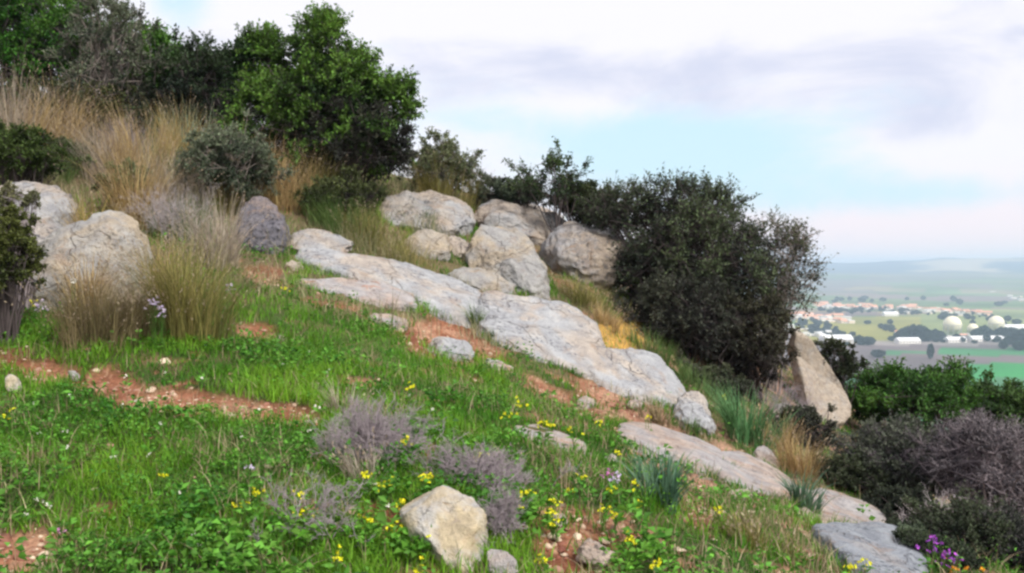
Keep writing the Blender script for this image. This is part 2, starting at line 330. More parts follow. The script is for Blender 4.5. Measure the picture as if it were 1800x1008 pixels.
# ------------------------------------------------------------------ ground sheet
def build_ground():
    fa = np.radians(np.arange(-36, 36.01, 0.115)); ra = np.radians(np.arange(38.5, 322, 2.6))
    A = np.concatenate([fa, ra]); rr = np.concatenate([np.exp(np.linspace(math.log(.25), math.log(20), 470)), np.exp(np.linspace(math.log(20.25), math.log(11000), 210))])
    AA, RR = np.meshgrid(A, rr); x = (np.sin(AA)*RR).ravel(); y = (np.cos(AA)*RR).ravel(); z = H(x, y)
    near = np.hypot(x, y) < 21
    s = np.zeros(len(x)); s[near] = soilmask(x[near], y[near])
    z = z - 0.03*s + np.where(near, 0.012*fbm(p3(x, y, 14, 1), 3)*(0.4+s), 0)
    n3 = fbm(p3(x, y, 3.0, 11), 4); n4 = fbm(p3(x, y, 22.0, 12), 3); n5 = fbm(p3(x, y, 0.6, 15), 3)
    lerp = lambda a, b, t: a*(1-t[:, None])+np.asarray(b)*t[:, None]
    c = np.tile(np.array([0.060, 0.085, 0.025]), (len(x), 1))
    c = lerp(c, (0.16, 0.12, 0.06), sst(-.1, .6, n3)); c = lerp(c, (0.10, 0.17, 0.035), sst(0, .6, n5)*.6)
    dry = sst(7.2, 8.6, y+.5*n5+.0*x)*sst(1.2, -.2, x-.1*(y-8)); c = lerp(c, (0.20, 0.15, 0.09), dry*.8)
    c = lerp(c, (0.32, 0.140, 0.080), s); c = lerp(c, (0.50, 0.29, 0.19), s*sst(0, .5, n3)*.8); c = lerp(c, (0.19, 0.068, 0.038), s*sst(0, .5, -n3)*.85); c = lerp(c, (0.48, 0.33, 0.25), s*sst(.2, 2., x)*.5)
    c = lerp(c, (0.60, 0.40, 0.26), s*sst(.25, .5, n4)*.6)
    oc = np.zeros(len(x)); oc[near] = sst(.12, -.1, sdist(OCHRE, x[near], y[near])); c = lerp(c, (0.55, 0.33, 0.09), oc)
    tk = np.zeros(len(x)); tk[near] = sst(.06, -.05, sdist(DARK_HOLE, x[near], y[near])); c = lerp(c, (0.05, 0.03, 0.03), tk); z = z - 0.10*tk
    # hillside beyond and the valley floor: fields
    r = np.hypot(x, y); far = sst(250, 420, r); vv = VH + F*(EYE-VAL)/np.maximum(y, 1); uu = U0 + F*x/np.maximum(y, 1)
    gx = np.floor((x*.9+y*.35)/210); gy = np.floor((y*.9-x*.3)/150*np.where(r > 2600, .45, 1)); hsh = np.abs(np.sin(gx*12.9898+gy*78.233)*43758.5453) % 1
    pal = np.array([(0.10, 0.16, 0.045), (0.17, 0.13, 0.12), (0.15, 0.20, 0.07), (0.26, 0.21, 0.11), (0.09, 0.13, 0.06), (0.20, 0.15, 0.13), (0.13, 0.22, 0.07)])
    fc = pal[(hsh*6.99).astype(int)]
    def band(cond, colr): fc[cond] = colr
    band((vv > 592) & (vv < 700), (0.16, 0.125, 0.125))
    band((vv > 613) & (vv < 626) & (uu > 1650), (0.045, 0.20, 0.07))
    band((vv > 640) & (vv < 670) & (uu > 1700), (0.03, 0.27, 0.06))
    band((vv > 668) & (vv < 760) & (uu > 1300), (0.05, 0.17, 0.06))
    band((vv > 618) & (vv < 624) & (uu > 1560) & (uu < 1640), (0.06, 0.2, 0.08))
    band((vv > 556) & (vv < 600) & (uu > 1400) & (uu < 1620), (0.26, 0.25, 0.05))
    band((vv > 545) & (vv < 585) & (uu > 1620), (0.20, 0.24, 0.08))
    band((vv > 600) & (vv < 607), (0.30, 0.26, 0.24))
    fn = fbm(p3(x, y, .004, 21), 4)
    fc = fc*(1+0.5*fn[:, None]*np.array([1, .8, .8]))
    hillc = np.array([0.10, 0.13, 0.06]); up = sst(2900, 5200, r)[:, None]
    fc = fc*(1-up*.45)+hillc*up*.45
    fo = sst(5600, 6600, r)[:, None]; fc = fc*(1-fo)+np.array([0.02, 0.04, 0.08])*fo  # ridge forest dark blue: distance haze put into the ground colour
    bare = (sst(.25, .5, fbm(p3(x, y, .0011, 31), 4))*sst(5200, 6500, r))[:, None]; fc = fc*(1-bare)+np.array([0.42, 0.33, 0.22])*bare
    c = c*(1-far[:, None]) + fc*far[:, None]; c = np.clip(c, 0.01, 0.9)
    na, nr = len(A), len(rr); i = np.arange(nr-1)[:, None]*na; j = np.arange(na)[None, :]; j2 = (j+1) % na
    q = np.stack(np.broadcast_arrays(i+j, i+na+j, i+na+j2, i+j2), -1).reshape(-1, 4)
    V = np.stack([x, y, z], 1); V = np.vstack([V, [(0, 0, float(H(np.zeros(1), np.zeros(1))[0]))]]); c = np.vstack([c, c[:1]])
    tri = np.stack([np.full(na, len(V)-1), np.arange(na), (np.arange(na)+1) % na], 1)
    m, t = newmat('earth'); g = t.add('ShaderNodeNewGeometry').outputs['Position']
    a = t.add('ShaderNodeAttribute', attribute_name='Col').outputs['Color']
    nA = t.noise(g, 38, 6, .7); nB = t.noise(g, 150, 3, .6)
    cc = t.mix(t.ramp(nA, .3, .7), t.mix(1.0, a, (.62, .6, .6), 'MULTIPLY'), t.mix(1.0, a, (1.3, 1.3, 1.3), 'MULTIPLY'))
    bp = t.add('ShaderNodeBump', {'Strength': .8, 'Distance': .03, 'Height': t.math('ADD', nA, t.math('MULTIPLY', nB, .3))}).outputs[0]
    p = t.add('ShaderNodeBsdfPrincipled', {'Base Color': cc, 'Roughness': .95, 'Specular IOR Level': .15, 'Normal': bp})
    t.l.new(p.outputs[0], t.add('ShaderNodeOutputMaterial').inputs[0])
    o = obj('ground', V, [q, tri], m, attrs={'Col': c}); tag(o, kind='structure'); return float(V[:, 2].max())+8
HTOP = build_ground(); open('/tmp/h.txt','w').write(str(HTOP))

# ------------------------------------------------------------------ rocks
FOOT = []          # (centre xy, polygon) footprints that keep the grass out
def rock(name, label, px, lie=0.5, bulge=0.3, mat=None, seed=1, Y=None, rough=1.0, cat='rock', box=0.6, group=None, res=1.0, foot=True, cut=(.88, .985), keep=.85, soft=2):
    rng = np.random.RandomState(seed); a = np.array(px, float)
    # rounded outline sampled finely
    for _ in range(soft): a = np.stack([a*.78+np.roll(a, -1, 0)*.22, a*.22+np.roll(a, -1, 0)*.78], 1).reshape(-1, 2)
    vb = a[:, 1].max(); ub = a[np.argmax(a[:, 1]), 0]
    Yb = hit(ub, vb)[0] if Y is None else Y
    Yg = hit(a[:, 0], a[:, 1]); Yg = np.minimum(Yg, Yb*1.5); Yv = Yb + lie*np.maximum(Yg-Yb, -0.3*Yb)*np.where(Yg < Yb, .6, 1)
    B = P(a[:, 0], a[:, 1], Yv); C = P(*a.mean(0), Yb+lie*(max(min(hit(*a.mean(0))[0], Yb*1.5), Yb*.7)-Yb))
    n = np.zeros(3)
    for i in range(len(B)): n = n + np.cross(B[i]-C, B[(i+1) % len(B)]-C)
    n = n/np.linalg.norm(n)
    if n @ (np.array([0, 0, EYE])-C) < 0: n = -n
    if n[2] < 0: n = nrm(n*np.array([1, 1, 0.2]))
    seglen = np.linalg.norm(np.roll(B, -1, 0)-B, axis=1); cum = np.concatenate([[0], np.cumsum(seglen)])
    nt, nphi = int(150*res), int(74*res); s = np.linspace(0, cum[-1], nt, endpoint=False); Bc = np.vstack([B, B[:1]])
    Bd = np.stack([np.interp(s, cum, Bc[:, k]) for k in range(3)], 1)
    size = math.sqrt(np.linalg.norm(Bd-C, axis=1).mean()**2); hh = bulge*size
    phi = np.linspace(0, math.pi, nphi+2)[1:-1]; tt = np.sin(phi)**box; cc = np.sign(np.cos(phi))*np.abs(np.cos(phi))**(box*.8+.2)
    V = C + (Bd-C)[None]*tt[:, None, None] + n*(cc*hh)[:, None, None]; V = V.reshape(-1, 3)
    V = np.vstack([V, [C+n*hh, C-n*hh]])
    out = nrm(V-C); sc = 1.0/size
    w_ = V*sc*1.1+seed*3.1
    planes = nrm(rng.normal(size=(9, 3)))
    bed = V@nrm(n+rng.normal(size=3)*.25); dsp = 0.10*fbm(w_, 5, .55) + 0.06*(fbm(w_*2.3+5, 4, .55, True)-.8) - 0.05*np.abs(pn(np.stack([bed*6/ max(size,.35), w_[:, 0]*.6, w_[:, 1]*.6], 1)))
    for q in planes:                                      # fracture faces: pull back what stands past a plane
        dd = (V-C)@q; lim = np.quantile(dd, rng.uniform(*cut)); over = np.maximum(dd-lim, 0)
        V = V - q*over[:, None]*keep
    V = V + out*(dsp*size*rough*.8)[:, None] + out*(0.018*fbm(V*9, 3))[:, None]*rough
    uv = proj(V); tu0, tu1, tv0, tv1 = a[:, 0].min(), a[:, 0].max(), a[:, 1].min(), a[:, 1].max()   # keep the measured width and top
    kx = (tu1-tu0)/(uv[:, 0].max()-uv[:, 0].min()); kz = min(1.0, (tv1-tv0)*1.25/(uv[:, 1].max()-uv[:, 1].min()))
    V = C+(V-C)*np.array([kx, (kx+kz)/2, kz]); uv = proj(V); jt = np.argmin(uv[:, 1])
    V = V+np.array([((tu0+tu1)-(uv[:, 0].max()+uv[:, 0].min()))/2/F*C[1], 0, (uv[jt, 1]-tv0)/F*V[jt, 1]])
    i = np.arange(nphi-1)[:, None]*nt; j = np.arange(nt)[None, :]; j2 = (j+1) % nt
    q = np.stack(np.broadcast_arrays(i+j, i+nt+j, i+nt+j2, i+j2), -1).reshape(-1, 4); L = nphi*nt; jj = np.arange(nt); jn = (jj+1) % nt
    top = np.stack([np.full(nt, L), jj, jn], 1); bot = np.stack([np.full(nt, L+1), L-nt+jn, L-nt+jj], 1)
    # keep face orientation outward
    v0, v1, v2 = V[q[nt*10, 0]], V[q[nt*10, 1]], V[q[nt*10, 2]]
    if np.cross(v1-v0, v2-v0) @ (v0-C) < 0: q = q[:, ::-1]; top = top[:, ::-1]; bot = bot[:, ::-1]
    base = V[np.argmin(V[:, 2])]; origin = (C[0], C[1], V[:, 2].min())
    o = obj(name, V, [q, np.vstack([top, bot])], mat, origin=origin); tag(o, label, cat, group)
    if foot: FOOT.append(Bd[:, :2]*.96+C[:2]*.04)
    return o
ROCKS = [
 ('boulder','pale bluish grey boulder at the left edge of the hillside, behind the rounded tan one',[(-60,335),(5,318),(60,318),(128,330),(146,360),(132,400),(110,440),(40,470),(-60,470)],.5,.45,M_pale,Y0:=7.3),
 ('boulder','big rounded tan and grey boulder half hidden by brown grass at the left',[(42,440),(95,405),(150,378),(200,366),(238,392),(264,430),(278,490),(268,540),(200,575),(90,570),(42,520)],.35,.55,M_warm,6.75),
 ('boulder','dark lichen covered upright boulder beside the tall dry grass',[(418,362),(448,342),(478,352),(505,392),(514,432),(486,448),(430,444),(412,405)],.2,.5,M_dark,None),
 ('boulder','low pale rock behind the upper end of the long limestone ledge',[(500,412),(532,400),(585,408),(612,420),(628,452),(560,458),(504,454)],.5,.4,M_pale,None),
 ('limestone_ledge','long upper slab of the pale limestone ledge running down the hill',[(484,442),(540,434),(620,446),(700,460),(760,476),(805,492),(852,512),(860,570),(830,578),(770,558),(700,524),(620,494),(516,470)],.7,.22,M_grey,None),
 ('limestone_slab','flat grey slab with a pinkish edge lying below the upper ledge in red soil',[(505,496),(560,487),(640,491),(700,500),(738,522),(742,542),(690,550),(620,538),(540,522)],.66,.22,M_pink,None),
 ('limestone_ledge','middle block of the limestone ledge with dark pitted top',[(822,510),(880,512),(960,524),(1005,543),(1048,566),(1070,600),(1066,640),(1030,668),(960,652),(890,618),(850,592),(824,566)],.66,.24,M_grey,None),
 ('limestone_ledge','lower rounded block of the limestone ledge above the brown soil',[(990,616),(1058,608),(1110,614),(1158,626),(1190,655),(1210,700),(1200,732),(1130,718),(1060,692),(1000,662)],.62,.26,M_grey,None),
 ('boulder','small broken blocky rock at the lower tip of the limestone ledge',[(1178,694),(1214,684),(1240,706),(1244,738),(1264,768),(1226,772),(1184,744)],.4,.5,M_grey,None),
 ('boulder','smooth pale boulder just under the big green bush',[(660,350),(700,332),(752,337),(805,352),(838,376),(836,412),(770,422),(700,414),(666,394)],.62,.28,M_pale,None),
 ('boulder','long pale rock topmost behind the sparse little tree',[(812,358),(868,348),(925,360),(970,378),(1010,404),(1000,450),(950,460),(880,430),(825,404)],.62,.3,M_pale,12.0),
 ('boulder','largest rounded boulder in the middle with a sunlit cream face',[(808,412),(838,392),(885,398),(932,422),(960,452),(976,500),(968,532),(920,528),(870,508),(826,476)],.5,.42,M_warm,None),
 ('boulder','dark undercut rock outcrop touching the large dark thicket',[(950,396),(1010,386),(1070,396),(1112,430),(1124,476),(1060,508),(1000,510),(955,490),(945,430)],.3,.5,M_dark2:=rockmat('limestone_shadowed',(0.48,0.47,0.47),(0.52,0.43,0.34),.6,(0.16,0.16,0.17),.75),11.4),  # darker limestone copy: the undercut's shade is put into its colour
 ('boulder','small grey boulder in grass left of the largest rounded boulder',[(704,410),(742,399),(782,414),(800,440),(792,464),(748,456),(712,440)],.4,.5,M_warm,None),
 ('boulder','little pale rock wedged between the two rounded boulders',[(776,418),(808,412),(834,428),(836,452),(806,460),(784,444)],.4,.5,M_pale,None),
 ('boulder','low brownish rock under the dry grass below the largest rounded boulder',[(776,468),(830,470),(890,498),(915,520),(860,524),(796,504)],.6,.35,M_warm,None),
 ('leaning_slab','tall tan stone slab leaning beside the large dark thicket',[(1380,592),(1398,574),(1414,592),(1432,622),(1458,656),(1484,692),(1500,728),(1474,756),(1428,752),(1410,700),(1392,640)],.1,.2,M_tan,None),
 ('boulder','small tan rock at the foot of the leaning stone slab',[(1340,722),(1362,708),(1396,708),(1406,728),(1392,742),(1350,740)],.3,.5,M_pink,None),
 ('limestone_slab','pinkish grey flat bedrock slab with rusty stains, middle of the lower band',[(1066,744),(1130,740),(1200,764),(1266,794),(1284,826),(1250,840),(1200,832),(1140,806),(1080,780)],.85,.15,M_pink,None),
 ('limestone_slab','greyish bedrock slab below the strap leaved green tuft',[(1228,790),(1300,798),(1362,824),(1412,858),(1400,892),(1330,884),(1244,846)],.85,.15,M_pink,None),
 ('limestone_slab','long pale bedrock slab where the lower band meets the grey shrubs',[(1372,856),(1446,862),(1515,888),(1566,912),(1550,942),(1470,944),(1392,906)],.85,.16,M_pink,None),
 ('limestone_slab','smooth bluish bedrock slab at the bottom right corner of the slope',[(1410,926),(1520,916),(1606,918),(1640,980),(1630,1050),(1530,1060),(1470,1000)],.9,.10,M_blue,None),
 ('boulder','small pale wedge of rock above the lower slab band near the green tuft',[(1318,784),(1344,782),(1372,812),(1378,830),(1346,826),(1322,806)],.4,.4,M_pink,None),
 ('stone','flat pale stone alone in the reddish soil under the ledge',[(746,604),(766,590),(806,596),(836,616),(832,634),(790,632),(754,622)],.4,.45,M_grey,None),
 ('stone','low grey stone in thin grass right of the flat pale stone',[(844,634),(870,628),(900,646),(906,660),(880,658),(850,650)],.5,.4,M_pink,None),
 ('boulder','cream angular rock in front with a fine crack, beside the dead grey shrub',[(698,872),(732,852),(796,856),(842,886),(862,936),(862,996),(830,1014),(768,984),(718,930)],.45,.34,M_cream,None),
 ('stone','rough pinkish stone leaning against the cream angular rock',[(850,974),(880,962),(908,986),(916,1030),(862,1034)],.3,.5,M_pink,None),
 ('stone','small cream block standing in the grass beside the red path',[(8,664),(24,656),(38,664),(40,690),(22,697),(10,688)],.15,.6,M_cream,None),
 ('limestone_slab','low pinkish slab breaking through the grass in the centre',[(890,748),(940,744),(1000,762),(1046,790),(1034,808),(980,792),(920,772)],.92,.12,M_pink,None),
 ('stone','rough pink stone in the red soil patch at the bottom',[(1008,950),(1040,944),(1076,962),(1084,990),(1050,1004),(1018,984)],.4,.5,M_pink,None),
 ('stone','orange chunk of stone at the head of the flat grey slab',[(500,462),(516,456),(534,464),(536,478),(514,480),(502,474)],.3,.6,M_tan,None),
 ('stone','rounded pinkish stone on the soil below the lower slab band, left one',[(1440,955),(1462,946),(1480,958),(1476,974),(1452,976)],.3,.5,M_pink,None),
 ('stone','angular grey stone between the lower slab and the bluish slab',[(1492,968),(1512,960),(1526,974),(1516,986),(1498,984)],.3,.5,M_grey,None),
 ('stone','flat tan stone in the dry grass right of the brown soil',[(1275,862),(1308,858),(1330,872),(1310,884),(1282,880)],.6,.35,M_tan,None),
 ('stone','pinkish stone in thin grass, below the tip of the ledge',[(1098,706),(1118,700),(1134,710),(1124,720),(1104,718)],.4,.4,M_pink,None),
 ('stone','half buried stone in the olive grass left of the pinkish slab',[(1010,700),(1034,694),(1052,706),(1040,716),(1016,714)],.5,.4,M_pink,None),
 ('stone','small pale stone at the lower edge of the centre slab',[(1058,800),(1080,796),(1092,808),(1078,818),(1062,814)],.4,.4,M_pink,None),
 ('stone','rusty stone in the soil right of the cream angular rock',[(955,905),(985,898),(1002,912),(990,926),(962,922)],.4,.4,M_pink,None),
 ('stone','small pale stone in the grass under the brown grass clump',[(482,592),(498,588),(508,596),(504,606),(486,604)],.4,.6,M_pink,None),
 ('stone','flat grey stone beside the broken edge of the pinkish slab',[(640,548),(690,556),(724,572),(700,580),(652,568)],.8,.25,M_pink,None),
 ('stone','pale stone on the red path among crumbs of earth',[(118,655),(132,650),(142,658),(138,668),(122,668)],.3,.6,M_pink,None),
 ('stone','small white stone in the weeds above the grey dead shrub',[(768,774),(782,768),(794,774),(790,784),(774,783)],.3,.6,M_cream,None),
]
for k, (nm, lb, px, lie, bu, mt, Yr) in enumerate(ROCKS):
    small = max(p[0] for p in px)-min(p[0] for p in px) < 60
    ex = {}
    if nm == 'leaning_slab': ex = dict(rough=.35, box=.16, cut=(.96, .99), soft=1)
    if nm in ('limestone_ledge', 'limestone_slab'): ex = dict(box=.33, rough=.8, cut=(.94, .99))
    if mt is M_cream: ex = dict(box=.42, rough=.6, cut=(.88, .97), keep=.95)
    rock(nm, lb, px, lie, bu, mt, seed=k*7+3, Y=Yr, **ex, cat='boulder' if nm == 'boulder' else ('stone' if nm == 'stone' else 'rock slab'), res=.45 if small else 1.0)

# loose countable stones + gravel
def pebble_mesh(seed, mat, sub=10):
    rng = np.random.RandomState(seed); th = np.linspace(0, 2*math.pi, sub, endpoint=False); ph = np.linspace(0.25, math.pi-.25, 6)
    V = np.array([[math.sin(p)*math.cos(t), math.sin(p)*math.sin(t), math.cos(p)*.62] for p in ph for t in th]+[[0, 0, .62], [0, 0, -.62]])
    V = V*(1+.25*pn(V*1.6+seed*5)[:, None]+.1*pn(V*4+seed)[:, None]); V[:, 0] *= rng.uniform(1, 1.5)
    n = sub; i = np.arange(5)[:, None]*n; j = np.arange(n)[None, :]; j2 = (j+1) % n
    q = np.stack(np.broadcast_arrays(i+j, i+n+j, i+n+j2, i+j2), -1).reshape(-1, 4); jj = np.arange(n); jn = (jj+1) % n
    tr = np.vstack([np.stack([np.full(n, 6*n), jj, jn], 1), np.stack([np.full(n, 6*n+1), 5*n+jn, 5*n+jj], 1)])
    return V, q, tr
def gravel():
    rng = np.random.RandomState(5); N = 60000
    yy = np.exp(rng.uniform(math.log(2.2), math.log(12), N)); x = yy*rng.uniform(-.66, .68, N); s = soilmask(x, yy)
    ok = rng.uniform(size=N) < s*.55+.015; x = x[ok]; yy = yy[ok]; n = len(x); z = H(x, yy)-.03*soilmask(x, yy)
    V0_, q, tr = pebble_mesh(3, None, 6); r = rng.gamma(1.3, .0045, n)+.002; a = rng.uniform(0, 6.28, n)
    V = V0_[None]*r[:, None, None]*rng.uniform(.6, 1.4, (n, 1, 3)); ca, sa = np.cos(a)[:, None], np.sin(a)[:, None]
    V = np.stack([V[..., 0]*ca-V[..., 1]*sa, V[..., 0]*sa+V[..., 1]*ca, V[..., 2]], -1)+np.stack([x, yy, z], 1)[:, None]
    m = len(V0_); o = np.arange(n)[:, None, None]*m
    mt = leafmat('gravel', (0.28, 0.12, 0.07), (0.52, 0.40, 0.31), 0.0, .2, 1.2)
    g = obj('gravel', V.reshape(-1, 3), [(q[None]+o).reshape(-1, 4), (tr[None]+o).reshape(-1, 3)], mt, attrs={'tint': np.full(n*m, .45)}); tag(g, 'reddish crumbs of stone and earth on the bare soil', 'gravel', kind='stuff')
gravel()

# ------------------------------------------------------------------ plants
def in_rock(x, y):
    b = np.zeros(x.shape, bool)
    for fp in FOOT:
        lo, hi_ = fp.min(0), fp.max(0); c = (x > lo[0]) & (x < hi_[0]) & (y > lo[1]) & (y < hi_[1])
        if c.any(): b[c] |= sdist(fp, x[c], y[c]) < -0.015
    return b
MG = leafmat('grass_green', (0.045, 0.17, 0.012), (0.22, 0.42, 0.03), .4)
MW = leafmat('weed_green', (0.04, 0.15, 0.02), (0.19, 0.42, 0.05), .35, var=.6)
MS = leafmat('dry_straw', (0.22, 0.16, 0.09), (0.50, 0.40, 0.26), .3)
def meadow():
    rng = np.random.RandomState(11)
    def sample(N, y0=2.0, y1=15, pw=1.0):
        y = (y0**pw+(y1**pw-y0**pw)*rng.uniform(size=N))**(1/pw); x = y*rng.uniform(-.68, .70, N); return x, y
    x, y = sample(430000, pw=.55); s = soilmask(x, y); thin = np.clip(sst(-.4, 1.6, x)*.62+.35*sst(5.2, 6.2, y)*sst(-.6, .6, x), 0, .8); dryz = sst(7.2, 8.6, y)*sst(1.2, -.2, x-.1*(y-8)); dens = (1-.75*dryz)*(1-s)*(1-thin)*(0.45+.55*sst(-.35, .25, fbm(p3(x, y, 2.2, 40), 3)))
    ok = (rng.uniform(size=len(x)) < dens) & ~in_rock(x, y); x = x[ok]; y = y[ok]
    ex, ey = [], []
    for fp in FOOT:                                       # grass and litter banked against the stones
        e = np.roll(fp, -1, 0)-fp; ln = np.linalg.norm(e, axis=1); m_ = int(ln.sum()*260); i_ = rng.choice(len(fp), m_, p=ln/ln.sum()); t_ = rng.uniform(size=(m_, 1))
        q_ = fp[i_]+e[i_]*t_; q_ = q_+(q_-fp.mean(0))/np.maximum(np.linalg.norm(q_-fp.mean(0), axis=1), .01)[:, None]*rng.uniform(-.02, .07, (m_, 1)); kp = pn(p3(q_[:, 0], q_[:, 1], 3.0, 44)) > -.12
        ex.append(q_[kp, 0]); ey.append(q_[kp, 1])
    x = np.concatenate([x]+ex); y = np.concatenate([y]+ey); n = len(x); z = H(x, y)
    pt = fbm(p3(x, y, 1.1, 50), 3); ht = (0.035+.05*rng.uniform(size=n)**1.5)*(1+.7*pt)*(1+.12*np.maximum(y-4, 0)**.5)
    wd = rng.uniform(.003, .0055, n)*(1+y*.09); tint = np.clip(.42+.75*pt+rng.normal(size=n)*.14-.36*sst(-.4, 1.1, x), 0, 1)
    V, Fc, A = blades(np.stack([x, y, z-.005], 1), rng.uniform(0, 6.28, n), ht, wd, rng.uniform(.2, .9, n), rng, tint, 2)
    o = obj('grass', V, Fc, MG, attrs={'tint': A}); tag(o, 'short green meadow grass over the slope', 'grass', kind='stuff')
    # broad leaved weeds
    x, y = sample(17000, pw=.5); s = soilmask(x, y); d = sst(-.15, .35, fbm(p3(x, y, 1.2, 60), 3)+.25*sst(.9, -.8, x)*sst(5.5, 3.5, y)+.12)
    ok = (rng.uniform(size=len(x)) < d*(1-s)*(1-.5*sst(.8, 2, x))) & ~in_rock(x, y) & (y < 9.5); x = x[ok]; y = y[ok]; k = 9
    z = H(x, y); pl = np.repeat(np.stack([x, y, z], 1), k, 0); n = len(pl); a = rng.uniform(0, 6.28, n); rad = rng.uniform(.005, .06, n)
    hgt = np.repeat(rng.uniform(.02, .09, len(x))+.09*(rng.uniform(size=len(x)) > .88), k)*rng.uniform(.5, 1.1, n)
    pos = pl+np.stack([np.cos(a)*rad*.5, np.sin(a)*rad*.5, hgt], 1); d3 = nrm(np.stack([np.cos(a), np.sin(a), rng.uniform(-.2, .9, n)], 1))
    L = rng.uniform(.012, .034, n)*np.repeat(np.clip(1+.9*fbm(p3(x, y, 1.1, 65), 3), .45, 1.8), k); tint = np.clip(np.repeat(.4+.45*fbm(p3(x, y, 2.0, 70), 2), k)+rng.normal(size=n)*.15, 0, 1)
    o = obj('weeds', *leaves(pos, d3, L, L*rng.uniform(.45, .8, n), rng)[:2], MW, attrs={'tint': np.repeat(tint, 4)}); tag(o, 'broad leaved green weeds growing through the meadow', 'weeds', kind='stuff')
    # dry straws
    x, y = sample(90000, pw=.6); s = soilmask(x, y); d = .10+.9*sst(.1, .5, fbm(p3(x, y, 1.6, 80), 3)+.45*sst(-.6, 1.6, x))
    ok = (rng.uniform(size=len(x)) < d*(1-.6*s)) & ~in_rock(x, y); x = x[ok]; y = y[ok]; n = len(x)
    o_ = blades(np.stack([x, y, H(x, y)], 1), rng.uniform(0, 6.28, n), rng.uniform(.04, .16, n), rng.uniform(.002, .004, n)*(1+y*.05), rng.uniform(.1, 1.3, n), rng, rng.uniform(0, 1, n), 3)
    o = obj('dry_grass', o_[0], o_[1], MS, attrs={'tint': o_[2]}); tag(o, 'thin dry straws scattered through the green grass', 'dry grass', kind='stuff')
    N = 60000; x = rng.uniform(-10, 2.2, N); y = rng.uniform(7.0, 14, N); d = sst(7.3, 8.4, y+.4*pn(p3(x, y, .8)))*sst(1.5, -.4, x-.1*(y-8))*sst(-.5, .3, fbm(p3(x, y, 1.3, 90), 3))
    ok = (rng.uniform(size=N) < d) & ~in_rock(x, y); x = x[ok]; y = y[ok]; n = len(x); hm = .10+.28*sst(-.3, .5, fbm(p3(x, y, .9, 95), 3))*sst(.4, -1.2, x)
    o_ = blades(np.stack([x, y, H(x, y)-.01], 1), rng.uniform(0, 6.28, n), hm*rng.uniform(.6, 1.3, n), rng.uniform(.004, .007, n), rng.uniform(.1, .8, n), rng, np.clip(.5+.5*pn(p3(x, y, 1.5, 99))+rng.normal(size=n)*.15, 0, 1), 3)
    o = obj('wild_grass', o_[0], o_[1], leafmat('wild_grass_blade', (0.11, 0.15, 0.05), (0.48, 0.40, 0.26), .35), attrs={'tint': o_[2]}); tag(o, 'knee high half dry grass over the upper hillside', 'dry grass', kind='stuff')
meadow()

def grass_clump(label, u, v, wpx, hpx, n, dark, light, seed, Y=None, width=.004, heads=.5, bend=(.1, .8), name='grass_clump', cat='grass clump', group='tall grass clumps on the slope', mat=None, seg=4, under=None):
    rng = np.random.RandomState(seed); c = ground_at(u, v)
    if Y is not None: c = P(u, v, Y); c[2] = H(c[:1], c[1:2])[0]
    Yc = c[1]; sp = wpx/F*Yc*.5; h = hpx/F*Yc*1.35; n = int(n*1.35); t = thing(name, label, cat, c, group)
    tf = max(1, int(n/26)); tx = rng.normal(size=(tf, 2))*sp*.42; ti = rng.randint(0, tf, n)
    xy = c[:2]+tx[ti]+rng.normal(size=(n, 2))*sp*.10; z = H(xy[:, 0], xy[:, 1])
    off = (xy-c[:2])/sp; hd = np.arctan2(off[:, 1], off[:, 0])+rng.normal(size=n)*.8
    ht = h*rng.beta(3.2, 1.8, n)*(1-.18*np.clip(np.linalg.norm(off, axis=1), 0, 1.5)); bd = rng.uniform(*bend, n)
    pos = np.stack([xy[:, 0], xy[:, 1], z-.01], 1); tint = np.clip(rng.uniform(0, 1, tf)[ti]*.6+rng.uniform(0, .4, n), 0, 1)
    m = mat or leafmat(name+'_blade', dark, light, .35)
    parts = [blades(pos, hd, ht, width*rng.uniform(.6, 1.3, n)*(1+.04*Yc), bd, rng, tint, seg)]
    nf1 = len(parts[0][1][0])
    k = int(n*heads*.28)
    if k > 3:
        i = rng.choice(n, k, replace=False); hv = np.stack([np.cos(hd[i]), np.sin(hd[i]), 0*hd[i]], 1); hh = ht[i]*1.02
        tip = pos[i]+np.array([0, 0, 1.])*(hh*(1-.35*bd[i]))[:, None]+hv*(hh*bd[i])[:, None]
        dd = nrm(hv*bd[i][:, None]*1.2+np.array([0, 0, .8]))
        g = 5; tp = np.repeat(tip, g, 0)-np.repeat(dd, g, 0)*rng.uniform(0, .10, (k*g, 1)); dl = nrm(np.repeat(dd, g, 0)+rng.normal(size=(k*g, 3))*.35)
        V, Fc, A = leaves(tp, dl, .020, .0055*(1+.05*Yc), rng, rng.uniform(.2, 1, k*g)); q3 = Fc[0]; parts.append((V, [q3], A))
    V, Fc, A = join(parts); tag(t, cat=None)
    nq = [len(f) for f in Fc]; mi = np.concatenate([np.full(n_, 0 if f.shape[1] == 4 else 1) for n_, f in zip(nq, Fc)])
    obj('blades', V, Fc, [m, M_seed], t, attrs={'tint': A}, midx=mi)
    return t
M_seed = leafmat('seed_head', (0.30, 0.22, 0.15), (0.52, 0.42, 0.32), .3)
TAN = ((0.25, 0.17, 0.07), (0.64, 0.47, 0.24)); PINK = ((0.27, 0.22, 0.17), (0.58, 0.50, 0.42)); OLV = ((0.10, 0.13, 0.03), (0.42, 0.34, 0.13))
YEL = ((0.26, 0.19, 0.05), (0.58, 0.42, 0.16)); GRN = ((0.05, 0.12, 0.03), (0.17, 0.24, 0.07)); SAGE = ((0.12, 0.18, 0.11), (0.36, 0.43, 0.29)); BRN = ((0.12, 0.10, 0.05), (0.33, 0.26, 0.14))
